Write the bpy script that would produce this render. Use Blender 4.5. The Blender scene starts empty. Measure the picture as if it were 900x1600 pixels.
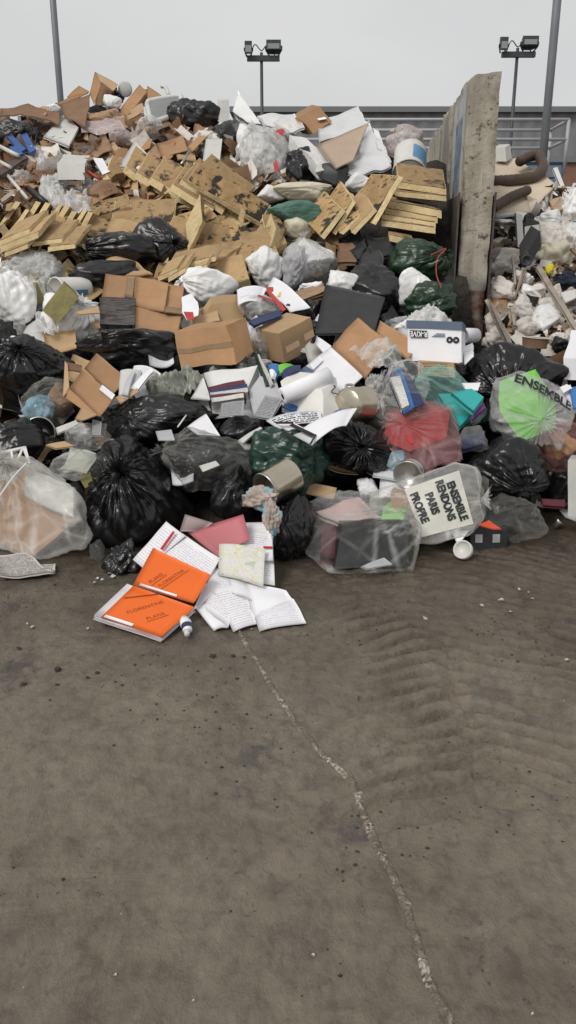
import bpy, bmesh, math, random
import numpy as np
from mathutils import Vector
from mathutils.bvhtree import BVHTree

# ------------------------------------------------------------------ camera, sky, sun, exposure
scene = bpy.context.scene
col = scene.collection
PITCH = math.radians(18.3)
FPX = 1300.0
EYE = 1.6
cam_d = bpy.data.cameras.new('camera')
cam = bpy.data.objects.new('camera', cam_d)
col.objects.link(cam)
cam.location = (0, 0, EYE)
cam.rotation_euler = (math.pi / 2 - PITCH, 0, 0)
cam_d.sensor_fit = 'VERTICAL'
cam_d.angle = 2 * math.atan(800 / FPX)
cam_d.clip_start = 0.05
cam_d.clip_end = 2000
scene.camera = cam

SUN_EL, SUN_AZ = math.radians(46), math.radians(222)      # azimuth clockwise from +Y: behind-left of the camera
world = bpy.data.worlds.new('World')
scene.world = world
world.use_nodes = True
wn, wl_ = world.node_tree.nodes, world.node_tree.links
wn.clear()
w_out = wn.new('ShaderNodeOutputWorld')
w_bg = wn.new('ShaderNodeBackground')
w_sky = wn.new('ShaderNodeTexSky')
w_sky.sky_type = 'NISHITA'
w_sky.sun_disc = False
w_sky.sun_elevation = SUN_EL
w_sky.sun_rotation = SUN_AZ
w_hs = wn.new('ShaderNodeHueSaturation')
w_hs.inputs['Saturation'].default_value = 0.25
w_tc = wn.new('ShaderNodeTexCoord')
w_map = wn.new('ShaderNodeMapping')
w_map.inputs['Scale'].default_value = (1.0, 1.0, 2.2)
w_nz = wn.new('ShaderNodeTexNoise')
w_nz.inputs['Scale'].default_value = 1.6
w_nz.inputs['Detail'].default_value = 5
w_nz.inputs['Roughness'].default_value = 0.5
w_rp = wn.new('ShaderNodeValToRGB')
w_rp.color_ramp.elements[0].position = 0.3
w_rp.color_ramp.elements[0].color = (4.55, 4.58, 4.62, 1)
w_rp.color_ramp.elements[1].position = 0.72
w_rp.color_ramp.elements[1].color = (5.9, 5.9, 5.92, 1)
w_mx = wn.new('ShaderNodeMixRGB')
w_mx.inputs['Fac'].default_value = 0.93
wl_.new(w_tc.outputs['Generated'], w_map.inputs['Vector'])
wl_.new(w_map.outputs['Vector'], w_nz.inputs['Vector'])
wl_.new(w_nz.outputs['Fac'], w_rp.inputs['Fac'])
wl_.new(w_sky.outputs['Color'], w_hs.inputs['Color'])
wl_.new(w_hs.outputs['Color'], w_mx.inputs['Color1'])
wl_.new(w_rp.outputs['Color'], w_mx.inputs['Color2'])
wl_.new(w_mx.outputs['Color'], w_bg.inputs['Color'])
w_bg.inputs['Strength'].default_value = 0.1
wl_.new(w_bg.outputs['Background'], w_out.inputs['Surface'])

sun_d = bpy.data.lights.new('sun', 'SUN')
sun_d.energy = 1.5
sun_d.angle = math.radians(22)
sun_d.color = (1.0, 0.96, 0.9)
sun = bpy.data.objects.new('sun', sun_d)
col.objects.link(sun)
sun.location = (0, 0, 20)
sdir = Vector((math.sin(SUN_AZ) * math.cos(SUN_EL), math.cos(SUN_AZ) * math.cos(SUN_EL), math.sin(SUN_EL)))
sun.rotation_euler = sdir.to_track_quat('Z', 'Y').to_euler()

vs = scene.view_settings
vs.view_transform = 'Standard'
vs.look = 'None'
vs.exposure = 0.27
vs.gamma = 1.0
vs.use_curve_mapping = False
scene.cycles.transparent_max_bounces = 16
scene.cycles.max_bounces = 8

# ------------------------------------------------------------------ sight lines: photo pixel (900x1600) + depth -> point
CP, SP = math.cos(PITCH), math.sin(PITCH)
CAM = np.array((0, 0, EYE))
RX = np.array((1.0, 0, 0)); UP = np.array((0, SP, CP)); FW = np.array((0, CP, -SP))

def ray(px, py):
    return RX * ((px - 450) / FPX) + UP * ((800 - py) / FPX) + FW

def PV(px, py, t):                       # point at view depth t
    return CAM + t * ray(px, py)

def PY(px, py, Y):                       # point at ground distance Y
    d = ray(px, py)
    return CAM + d * (Y / d[1])

def GP(px, py, z=0.0):                   # point at height z
    d = ray(px, py)
    return CAM + d * ((z - EYE) / d[2])

MPY = np.array([110, 165, 183, 221, 260, 306, 360, 410, 460, 509, 550, 600, 650, 700, 750, 800, 850, 900], float)
MYY = np.array([10.6, 10.3, 9.8, 9.1, 8.6, 8.05, 7.5, 7.0, 6.5, 6.05, 5.75, 5.4, 5.1, 4.85, 4.65, 4.45, 4.2, 3.9])
RPY = np.array([230, 250, 300, 400, 500, 560, 600], float)
RYY = np.array([10.8, 10.4, 9.5, 8.3, 7.2, 6.4, 5.7])

def YS(px, py):
    if px > 764 and py < 552:
        return float(np.interp(py, RPY, RYY))
    return float(np.interp(py, MPY, MYY))

def TS(px, py, dy=0.0):                  # view depth of the heap's face
    return (YS(px, py) + dy) / ray(px, py)[1]

# ------------------------------------------------------------------ noise
_rs = np.random.RandomState(7)
_G = _rs.normal(size=(256, 3)); _G /= np.linalg.norm(_G, axis=1)[:, None]

def perlin(P, seed=0):
    P = np.asarray(P, float)
    I = np.floor(P).astype(np.int64); f = P - I
    u = f * f * f * (f * (f * 6 - 15) + 10)
    out = 0.0
    for dx in (0, 1):
        wx = u[:, 0] if dx else 1 - u[:, 0]
        for dy in (0, 1):
            wy = u[:, 1] if dy else 1 - u[:, 1]
            for dz in (0, 1):
                wz = u[:, 2] if dz else 1 - u[:, 2]
                h = ((I[:, 0] + dx) * 73856093) ^ ((I[:, 1] + dy) * 19349663) ^ ((I[:, 2] + dz) * 83492791) ^ (seed * 2654435761)
                h = (h ^ (h >> 13)) * 1274126177
                g = _G[((h ^ (h >> 16)) & 255)]
                out = out + wx * wy * wz * (g[:, 0] * (f[:, 0] - dx) + g[:, 1] * (f[:, 1] - dy) + g[:, 2] * (f[:, 2] - dz))
    return out * 1.5

def fbm(P, seed=0, octv=4, gain=0.5):
    s, a, o = 1.0, 1.0, 0.0
    for k in range(octv):
        o = o + a * perlin(P * s, seed + k * 17); s *= 2.03; a *= gain
    return o

def ridged(P, seed=0, octv=3, gain=0.5):
    s, a, o, n = 1.0, 1.0, 0.0, 0.0
    for k in range(octv):
        o = o + a * (1 - np.abs(perlin(P * s, seed + k * 31)) * 2); n += a; s *= 2.1; a *= gain
    return o / n

# ------------------------------------------------------------------ materials
MATS = {}

def M(name, c=(.5, .5, .5), rough=.6, var=.18, nscale=6, bump=.15, bscale=25, metal=0.0, rnd=.12, alpha=None,
      coat=0.0, spot=None, bdist=.02, spec=.5, ridge=False):
    if name in MATS:
        return MATS[name]
    m = bpy.data.materials.new(name); m.use_nodes = True
    N, L = m.node_tree.nodes, m.node_tree.links
    p = N['Principled BSDF']
    tc = N.new('ShaderNodeTexCoord')
    n1 = N.new('ShaderNodeTexNoise'); n1.inputs['Scale'].default_value = nscale; n1.inputs['Detail'].default_value = 6
    n1.inputs['Roughness'].default_value = .62
    L.new(tc.outputs['Object'], n1.inputs['Vector'])
    r = N.new('ShaderNodeValToRGB')
    r.color_ramp.elements[0].position = .3; r.color_ramp.elements[1].position = .72
    r.color_ramp.elements[0].color = tuple(x * (1 - var) for x in c) + (1,)
    r.color_ramp.elements[1].color = tuple(min(1, x * (1 + var)) for x in c) + (1,)
    L.new(n1.outputs['Fac'], r.inputs['Fac'])
    cur = r.outputs['Color']
    if spot:                                                  # (colour, scale, threshold, softness): stains
        n2 = N.new('ShaderNodeTexNoise'); n2.inputs['Scale'].default_value = spot[1]; n2.inputs['Detail'].default_value = 7
        n2.inputs['Roughness'].default_value = .68
        L.new(tc.outputs['Object'], n2.inputs['Vector'])
        r2 = N.new('ShaderNodeValToRGB'); r2.color_ramp.elements[0].position = spot[2]; r2.color_ramp.elements[1].position = spot[2] + spot[3]
        L.new(n2.outputs['Fac'], r2.inputs['Fac'])
        mx = N.new('ShaderNodeMixRGB'); mx.inputs['Color2'].default_value = tuple(spot[0]) + (1,)
        L.new(r2.outputs['Color'], mx.inputs['Fac']); L.new(cur, mx.inputs['Color1']); cur = mx.outputs['Color']
    if rnd:
        oi = N.new('ShaderNodeObjectInfo')
        mr = N.new('ShaderNodeMapRange'); mr.inputs['To Min'].default_value = 1 - rnd; mr.inputs['To Max'].default_value = 1 + rnd
        L.new(oi.outputs['Random'], mr.inputs['Value'])
        hs = N.new('ShaderNodeHueSaturation'); L.new(mr.outputs['Result'], hs.inputs['Value']); L.new(cur, hs.inputs['Color']); cur = hs.outputs['Color']
    L.new(cur, p.inputs['Base Color'])
    p.inputs['Roughness'].default_value = rough
    p.inputs['Metallic'].default_value = metal
    p.inputs['Specular IOR Level'].default_value = spec
    if coat:
        p.inputs['Coat Weight'].default_value = coat; p.inputs['Coat Roughness'].default_value = .25
    if bump:
        n3 = N.new('ShaderNodeTexNoise'); n3.inputs['Scale'].default_value = bscale; n3.inputs['Detail'].default_value = 5
        n3.inputs['Distortion'].default_value = .6 if ridge else 0
        L.new(tc.outputs['Object'], n3.inputs['Vector'])
        hv = n3.outputs['Fac']
        if ridge:
            a1 = N.new('ShaderNodeMath'); a1.operation = 'SUBTRACT'; a1.inputs[1].default_value = .5; L.new(hv, a1.inputs[0])
            a2 = N.new('ShaderNodeMath'); a2.operation = 'ABSOLUTE'; L.new(a1.outputs[0], a2.inputs[0]); hv = a2.outputs[0]
        b = N.new('ShaderNodeBump'); b.inputs['Strength'].default_value = bump; b.inputs['Distance'].default_value = bdist
        L.new(hv, b.inputs['Height']); L.new(b.outputs['Normal'], p.inputs['Normal'])
    if alpha is not None:                                     # thin film: more opaque edge-on and where it is crumpled
        lw = N.new('ShaderNodeLayerWeight'); lw.inputs['Blend'].default_value = .3
        q = N.new('ShaderNodeMath'); q.operation = 'MULTIPLY_ADD'; q.inputs[1].default_value = .45; q.inputs[2].default_value = alpha - .12
        L.new(lw.outputs['Facing'], q.inputs[0])
        prev = q.outputs[0]
        wob = N.new('ShaderNodeTexNoise'); wob.inputs['Scale'].default_value = 3; L.new(tc.outputs['Object'], wob.inputs['Vector'])
        for sc_, wd, am, sq in ((3.6, .06, .3, (1, 1, .45)), (8.0, .09, .2, (.5, 1, 1))):
            mp_ = N.new('ShaderNodeMapping'); mp_.inputs['Scale'].default_value = sq; mp_.inputs['Rotation'].default_value = (.5, .3 * sc_, .7)
            L.new(tc.outputs['Object'], mp_.inputs['Vector'])
            vo_ = N.new('ShaderNodeTexVoronoi'); vo_.feature = 'DISTANCE_TO_EDGE'; vo_.inputs['Scale'].default_value = sc_
            L.new(mp_.outputs['Vector'], vo_.inputs['Vector'])
            d3 = N.new('ShaderNodeMapRange'); d3.inputs['From Max'].default_value = wd; d3.inputs['To Min'].default_value = am; d3.inputs['To Max'].default_value = 0
            L.new(vo_.outputs['Distance'], d3.inputs['Value'])
            ms = N.new('ShaderNodeMapRange'); ms.inputs['From Min'].default_value = .38; ms.inputs['From Max'].default_value = .62; L.new(wob.outputs['Fac'], ms.inputs['Value'])
            mm = N.new('ShaderNodeMath'); mm.operation = 'MULTIPLY'; L.new(d3.outputs['Result'], mm.inputs[0]); L.new(ms.outputs['Result'], mm.inputs[1])
            q2 = N.new('ShaderNodeMath'); q2.operation = 'ADD'; q2.use_clamp = True; L.new(prev, q2.inputs[0]); L.new(mm.outputs[0], q2.inputs[1]); prev = q2.outputs[0]
        L.new(q2.outputs[0], p.inputs['Alpha'])
    MATS[name] = m
    return m

def nodes_of(m):
    return m.node_tree.nodes, m.node_tree.links

film = dict(var=.1, rough=.16, bump=.4, bscale=8, bdist=.02, ridge=True, rnd=.06)
M('black_bag', (.012, .012, .013), .27, .3, 5, .38, 9, rnd=.25, ridge=True, bdist=.02)
M('charcoal_bag', (.02, .0205, .022), .32, .3, 5, .38, 9, rnd=.2, ridge=True)
M('green_bag', (.008, .035, .024), .28, .3, 5, .5, 10, ridge=True)
M('forest_bag', (.012, .038, .016), .3, .3, 5, .5, 10, ridge=True)
M('teal_film', (.42, .74, .66), alpha=.27, **film)
M('white_bag', (.8, .8, .79), .36, .08, 5, .5, 10, ridge=True, spot=((.42, .4, .36), 4, .6, .2))
M('dirty_sack', (.66, .62, .57), .7, .2, 7, .5, 18, ridge=True, spot=((.33, .27, .22), 6, .54, .22))
M('pink_film', (.6, .5, .48), alpha=.5, **film)
M('clear_film', (.74, .74, .72), alpha=.2, **film)
M('milky_film', (.76, .76, .75), alpha=.42, **film)
M('grey_film', (.3, .3, .28), alpha=.22, **film)
M('smoky_film', (.2, .2, .19), alpha=.32, **film)
M('cloudy_film', (.76, .75, .72), alpha=.33, **film)
M('thin_film', (.7, .7, .68), alpha=.12, **film)
M('cloudy_grey', (.6, .6, .6), alpha=.33, **film)
M('olive_film', (.34, .35, .3), alpha=.8, **film)
M('blue_film', (.34, .55, .68), alpha=.5, **film)
M('red_film', (.5, .3, .3), alpha=.24, **film)
M('maroon_film', (.4, .2, .2), alpha=.2, **film)
M('cream_bag', (.6, .56, .44), .6, .15, 6, .4, 14, ridge=True)
M('cardboard', (.39, .222, .11), .8, .14, 5, .12, 60, rnd=.16, spot=((.26, .15, .08), 5, .62, .2))
M('light_cardboard', (.46, .31, .17), .8, .1, 5, .1, 60, rnd=.1)
M('dark_cardboard', (.2, .115, .065), .85, .2, 5, .12, 60, rnd=.2)
M('tape', (.27, .17, .09), .35, .15, 9, .1, 30, rnd=.1)
M('kraft', (.32, .2, .12), .8, .25, 8, .4, 20, ridge=True)
M('pale_board', (.56, .56, .53), .7, .1, 6, .08, 30, rnd=.08, spot=((.4, .38, .33), 6, .6, .2))
M('beige_board', (.6, .5, .38), .65, .06, 4, .06, 30, rnd=.06)
M('tan_board', (.42, .32, .235), .75, .08, 5, .08, 40)
M('foam', (.65, .51, .28), .9, .2, 9, .5, 50, rnd=.12, spot=((.3, .2, .1), 8, .53, .25))
M('facing', (.4, .265, .13), .85, .3, 6, .35, 22, rnd=.2, spot=((.045, .033, .025), 6, .51, .1))
M('clean_facing', (.43, .29, .145), .85, .28, 6, .3, 22, rnd=.15, spot=((.1, .065, .04), 6, .55, .14))
M('tarred_facing', (.42, .27, .12), .8, .35, 7, .5, 22, rnd=.2, spot=((.03, .024, .02), 6, .5, .05))
M('mineral_foam', (.24, .21, .085), .95, .25, 12, .6, 60)
M('foil', (.9, .9, .9), .3, .06, 6, .5, 5, metal=.55, bdist=.04, rnd=.05, ridge=True)
M('white_foil', (.84, .84, .83), .3, .06, 6, .6, 7, metal=.25, bdist=.04, ridge=True)
M('tin', (.62, .56, .44), .26, .14, 4, .08, 12, metal=.95)
M('steel', (.5, .49, .47), .3, .12, 6, .08, 12, metal=.95)
M('rust_steel', (.1, .085, .075), .65, .3, 9, .3, 30, metal=.3, spot=((.16, .075, .04), 5, .55, .2))
M('galvanised', (.22, .24, .26), .5, .1, 4, .05, 20, metal=.3, rnd=0)
M('dark_metal', (.05, .055, .06), .5, .2, 6, .05, 20, rnd=0)
M('white_paint', (.68, .68, .66), .45, .08, 6, .06, 20)
M('rail_paint', (.4, .41, .42), .5, .06, 6, 0, rnd=0)
M('white_plastic', (.68, .67, .63), .4, .08, 6, .05, 20, spot=((.5, .46, .4), 6, .62, .2))
M('black_plastic', (.014, .014, .015), .45, .3, 6, .1, 30)
M('dark_board', (.022, .023, .024), .55, .35, 7, .15, 40)
M('paper', (.84, .84, .87), .75, .04, 6, .1, 12, rnd=.05)
M('grey_paper', (.46, .46, .48), .75, .1, 6, .1, 12)
M('pages', (.58, .57, .54), .8, .2, 40, .2, 60)
M('pink_card', (.56, .17, .19), .6, .06, 6, .05, 20)
M('orange_card', (.82, .145, .012), .5, .04, 6, .04, 20, rnd=.03)
M('red_card', (.45, .03, .03), .45, .12, 6, .05, 20)
M('maroon_card', (.1, .02, .03), .5, .2, 6, .05, 20)
M('bright_green', (.17, .55, .05), .4, .05, 5, .05, 20)
M('teal_card', (.02, .38, .37), .4, .05, 5, .05, 20)
M('purple_card', (.19, .05, .24), .45, .1, 5, .05, 20)
M('blue_card', (.035, .16, .42), .45, .1, 5, .05, 20)
M('navy_card', (.02, .03, .1), .45, .15, 5, .05, 20)
M('blue_plastic', (.02, .09, .3), .45, .2, 5, .05, 20)
M('label_blue', (.13, .3, .52), .5, .25, 5, .03, 20)
M('ink', (.012, .012, .014), .6, 0, 5, 0, rnd=0)
M('pen_ink', (.2, .03, .01), .6, 0, 5, 0, rnd=0)
M('blue_ink', (.03, .06, .16), .5, .05, 5, 0, rnd=0)
M('red_ink', (.5, .02, .03), .5, .05, 5, 0, rnd=0)
M('yellow_rag', (.75, .62, .05), .7, .1, 6, .3, 20)
M('wood', (.3, .2, .12), .8, .3, 7, .25, 30, rnd=.25)
M('pale_wood', (.42, .36, .29), .85, .25, 7, .25, 30, rnd=.2)
M('grey_wood', (.09, .07, .06), .8, .3, 7, .25, 30)
M('hose', (.075, .048, .03), .6, .25, 8, .2, 20)
M('rag', (.5, .42, .36), .85, .25, 9, .4, 18, spot=((.2, .42, .52), 7, .5, .06))
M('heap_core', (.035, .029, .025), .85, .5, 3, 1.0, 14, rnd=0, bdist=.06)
M('dull_blue', (.06, .2, .38), .6, .1, 3, 0, rnd=0)
M('brick_red', (.23, .13, .085), .85, .15, 3, 0, rnd=0)
M('cladding', (.2, .203, .21), .6, .05, 1, 0, rnd=0)
M('roof_trim', (.19, .193, .2), .6, .05, 1, 0, rnd=0)
M('lamp_glass', (.3, .31, .32), .2, .05, 4, 0, rnd=0)
M('pebble', (.13, .1, .075), .85, .3, 20, .3, 60)
M('mud_clod', (.05, .037, .025), .9, .3, 20, .4, 60)

def printed(name, c, ink, rows=26, margin=.09, density=.42, gaps=True):
    """page with rows of printed words, on the sheet's own UV"""
    m = bpy.data.materials.new(name); m.use_nodes = True
    N, L = nodes_of(m); p = N['Principled BSDF']
    p.inputs['Roughness'].default_value = .7
    uv = N.new('ShaderNodeUVMap'); sx = N.new('ShaderNodeSeparateXYZ'); L.new(uv.outputs['UV'], sx.inputs[0])
    def mth(op, a, b=None, cl=False):
        n = N.new('ShaderNodeMath'); n.operation = op; n.use_clamp = cl
        for i, v in enumerate((a, b)):
            if v is None: continue
            if isinstance(v, (int, float)): n.inputs[i].default_value = v
            else: L.new(v, n.inputs[i])
        return n.outputs[0]
    v = mth('MULTIPLY', sx.outputs['Y'], rows)
    fr = mth('FRACT', v); row = mth('FLOOR', v)
    line = mth('LESS_THAN', fr, density)
    cb = N.new('ShaderNodeCombineXYZ'); L.new(mth('MULTIPLY', sx.outputs['X'], 30), cb.inputs[0]); L.new(mth('MULTIPLY', row, 7.3), cb.inputs[1])
    nz = N.new('ShaderNodeTexNoise'); nz.inputs['Scale'].default_value = 1.0; nz.inputs['Detail'].default_value = 3; L.new(cb.outputs[0], nz.inputs['Vector'])
    word = mth('GREATER_THAN', nz.outputs['Fac'], .46)
    cb2 = N.new('ShaderNodeCombineXYZ'); L.new(mth('MULTIPLY', row, 3.7), cb2.inputs[1])
    nz2 = N.new('ShaderNodeTexNoise'); nz2.inputs['Scale'].default_value = 1.0; L.new(cb2.outputs[0], nz2.inputs['Vector'])
    used = mth('GREATER_THAN', nz2.outputs['Fac'], .42 if gaps else 0.0)
    ins = mth('MULTIPLY', mth('MULTIPLY', mth('GREATER_THAN', sx.outputs['X'], margin), mth('LESS_THAN', sx.outputs['X'], 1 - margin)),
              mth('MULTIPLY', mth('GREATER_THAN', sx.outputs['Y'], margin), mth('LESS_THAN', sx.outputs['Y'], 1 - margin)))
    f = mth('MULTIPLY', mth('MULTIPLY', mth('MULTIPLY', line, word), used), ins)
    mx = N.new('ShaderNodeMixRGB'); mx.inputs['Color1'].default_value = tuple(c) + (1,); mx.inputs['Color2'].default_value = tuple(ink) + (1,)
    L.new(f, mx.inputs['Fac']); L.new(mx.outputs['Color'], p.inputs['Base Color'])
    MATS[name] = m
printed('printed_page', (.84, .84, .87), (.55, .55, .6), 24)
printed('form_page', (.83, .82, .85), (.5, .5, .56), 18, .07, .26)
printed('bold_page', (.74, .74, .77), (.03, .03, .035), 7, .06, .6, False)
printed('news_page', (.5, .48, .44), (.1, .1, .1), 30, .05, .5)
printed('kraft_print', (.36, .24, .12), (.12, .1, .05), 5, .1, .5)
printed('grey_print', (.34, .34, .35), (.12, .12, .13), 16, .08, .5)

# map sheet
m = bpy.data.materials.new('map_page'); m.use_nodes = True
N, L = nodes_of(m); p = N['Principled BSDF']; p.inputs['Roughness'].default_value = .6
uv = N.new('ShaderNodeUVMap')
vo = N.new('ShaderNodeTexVoronoi'); vo.feature = 'DISTANCE_TO_EDGE'; vo.inputs['Scale'].default_value = 11
L.new(uv.outputs['UV'], vo.inputs['Vector'])
r = N.new('ShaderNodeValToRGB'); r.color_ramp.elements[0].position = .02; r.color_ramp.elements[0].color = (.75, .75, .72, 1)
r.color_ramp.elements[1].position = .04; r.color_ramp.elements[1].color = (.64, .63, .6, 1)
L.new(vo.outputs['Distance'], r.inputs['Fac'])
vo2 = N.new('ShaderNodeTexVoronoi'); vo2.feature = 'DISTANCE_TO_EDGE'; vo2.inputs['Scale'].default_value = 2.2; L.new(uv.outputs['UV'], vo2.inputs['Vector'])
r2 = N.new('ShaderNodeValToRGB'); r2.color_ramp.elements[0].position = .012; r2.color_ramp.elements[0].color = (1, 1, 1, 1)
r2.color_ramp.elements[1].position = .03; r2.color_ramp.elements[1].color = (0, 0, 0, 1)
L.new(vo2.outputs['Distance'], r2.inputs['Fac'])
mx = N.new('ShaderNodeMixRGB'); mx.inputs['Color2'].default_value = (.68, .62, .22, 1)
L.new(r2.outputs['Color'], mx.inputs['Fac']); L.new(r.outputs['Color'], mx.inputs['Color1'])
nz = N.new('ShaderNodeTexNoise'); nz.inputs['Scale'].default_value = 3; L.new(uv.outputs['UV'], nz.inputs['Vector'])
r3 = N.new('ShaderNodeValToRGB'); r3.color_ramp.elements[0].position = .6; r3.color_ramp.elements[1].position = .63
L.new(nz.outputs['Fac'], r3.inputs['Fac'])
mx2 = N.new('ShaderNodeMixRGB'); mx2.inputs['Color2'].default_value = (.46, .54, .36, 1)
L.new(r3.outputs['Color'], mx2.inputs['Fac']); L.new(mx.outputs['Color'], mx2.inputs['Color1']); L.new(mx2.outputs['Color'], p.inputs['Base Color'])
MATS['map_page'] = m

# striped ends of a bundle of corrugated sheets
m = bpy.data.materials.new('striped_sheets'); m.use_nodes = True
N, L = nodes_of(m); p = N['Principled BSDF']; p.inputs['Roughness'].default_value = .8
uv = N.new('ShaderNodeUVMap'); mp = N.new('ShaderNodeMapping'); mp.inputs['Scale'].default_value = (.5, 5, 1); L.new(uv.outputs['UV'], mp.inputs['Vector'])
nz = N.new('ShaderNodeTexNoise'); nz.inputs['Scale'].default_value = 1.6; nz.inputs['Detail'].default_value = 4; L.new(mp.outputs['Vector'], nz.inputs['Vector'])
r = N.new('ShaderNodeValToRGB'); r.color_ramp.interpolation = 'CONSTANT'
r.color_ramp.elements[0].color = (.03, .02, .018, 1); r.color_ramp.elements[1].position = .44; r.color_ramp.elements[1].color = (.085, .082, .078, 1)
e = r.color_ramp.elements.new(.52); e.color = (.05, .028, .022, 1)
e = r.color_ramp.elements.new(.58); e.color = (.11, .11, .105, 1)
L.new(nz.outputs['Fac'], r.inputs['Fac']); L.new(r.outputs['Color'], p.inputs['Base Color'])
MATS['striped_sheets'] = m

# concrete of the dividing wall: stains, exposed aggregate
m = bpy.data.materials.new('wall_concrete'); m.use_nodes = True
N, L = nodes_of(m); p = N['Principled BSDF']; p.inputs['Roughness'].default_value = .88
geo = N.new('ShaderNodeNewGeometry')
def nz_(scale, detail=7, rough=.62, vec=None, dist=0):
    n = N.new('ShaderNodeTexNoise'); n.inputs['Scale'].default_value = scale; n.inputs['Detail'].default_value = detail
    n.inputs['Roughness'].default_value = rough; n.inputs['Distortion'].default_value = dist
    L.new(vec or geo.outputs['Position'], n.inputs['Vector']); return n.outputs['Fac']
def ramp_(f, stops):
    r = N.new('ShaderNodeValToRGB')
    while len(r.color_ramp.elements) < len(stops): r.color_ramp.elements.new(.5)
    for e, (pos, c) in zip(r.color_ramp.elements, stops): e.position = pos; e.color = tuple(c) + (1,)
    L.new(f, r.inputs['Fac']); return r.outputs['Color']
def mix_(f, a, b):
    x = N.new('ShaderNodeMixRGB'); L.new(f, x.inputs['Fac'])
    for v, s in ((a, 'Color1'), (b, 'Color2')):
        if isinstance(v, tuple): x.inputs[s].default_value = v + (1,)
        else: L.new(v, x.inputs[s])
    return x.outputs['Color']
mp = N.new('ShaderNodeMapping'); mp.inputs['Scale'].default_value = (5, 5, .5); L.new(geo.outputs['Position'], mp.inputs['Vector'])
c0 = ramp_(nz_(2.4, 8, .7), [(.3, (.19, .165, .125)), (.46, (.42, .38, .3)), (.66, (.56, .525, .44))])
streak = ramp_(nz_(1.0, 5, .6, mp.outputs['Vector']), [(.5, (0, 0, 0)), (.7, (.7, .7, .7))])
c1 = mix_(streak, c0, (.17, .14, .105))
pit = ramp_(nz_(12, 9, .74), [(.55, (0, 0, 0)), (.62, (.95, .95, .95))])
c2 = mix_(pit, c1, (.085, .065, .05))
grey = ramp_(nz_(1.1, 4, .5), [(.52, (0, 0, 0)), (.62, (.8, .8, .8))])
c3 = mix_(grey, c2, (.21, .2, .18))
L.new(c3, p.inputs['Base Color'])
bp = N.new('ShaderNodeBump'); bp.inputs['Strength'].default_value = .6; bp.inputs['Distance'].default_value = .03
L.new(nz_(14, 8, .7), bp.inputs['Height']); L.new(bp.outputs['Normal'], p.inputs['Normal'])
MATS['wall_concrete'] = m
# the same concrete with the remains of blue and white spray paint
m2 = m.copy(); m2.name = 'painted_concrete'
N, L = nodes_of(m2); geo = [n for n in N if n.type == 'NEW_GEOMETRY'][0]; p = N['Principled BSDF']
old = p.inputs['Base Color'].links[0].from_socket
sx = N.new('ShaderNodeSeparateXYZ'); L.new(geo.outputs['Position'], sx.inputs[0])
def band(y0, y1, soft, z0, z1):
    out = None
    for s, a, b in ((sx.outputs['Y'], y0, y1), (sx.outputs['Z'], z0, z1)):
        for lo, hi in ((a - soft, a), (b + soft, b)):
            r = N.new('ShaderNodeMapRange'); r.inputs['From Min'].default_value = lo; r.inputs['From Max'].default_value = hi
            L.new(s, r.inputs['Value'])
            if out is None: out = r.outputs['Result']
            else:
                q = N.new('ShaderNodeMath'); q.operation = 'MULTIPLY'; L.new(out, q.inputs[0]); L.new(r.outputs['Result'], q.inputs[1]); out = q.outputs[0]
    q = N.new('ShaderNodeMath'); q.operation = 'MULTIPLY'; L.new(out, q.inputs[0])
    L.new(ramp_(nz_(7, 6, .65), [(.36, (.1, .1, .1)), (.55, (1, 1, 1))]), q.inputs[1])
    return q.outputs[0]
c1 = mix_(band(7.65, 8.65, .08, 1.75, 2.72), old, (.42, .45, .47))
c2 = mix_(band(7.8, 8.4, .05, 1.8, 2.55), c1, (.085, .135, .22))
c3 = mix_(band(7.2, 7.45, .02, .55, 1.15), c2, (.1, .032, .014))
mpz = N.new('ShaderNodeMapping'); mpz.inputs['Scale'].default_value = (9, 9, .6); L.new(geo.outputs['Position'], mpz.inputs['Vector'])
rs1 = N.new('ShaderNodeMath'); rs1.operation = 'MULTIPLY'; L.new(band(7.2, 7.45, .02, .4, 2.1), rs1.inputs[0])
L.new(ramp_(nz_(1.0, 5, .6, mpz.outputs['Vector']), [(.53, (0, 0, 0)), (.64, (1, 1, 1))]), rs1.inputs[1])
c4 = mix_(rs1.outputs[0], c3, (.13, .05, .022))
L.new(c4, p.inputs['Base Color'])
MATS['painted_concrete'] = m2

# ------------------------------------------------------------------ mesh plumbing
WL = {}

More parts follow.
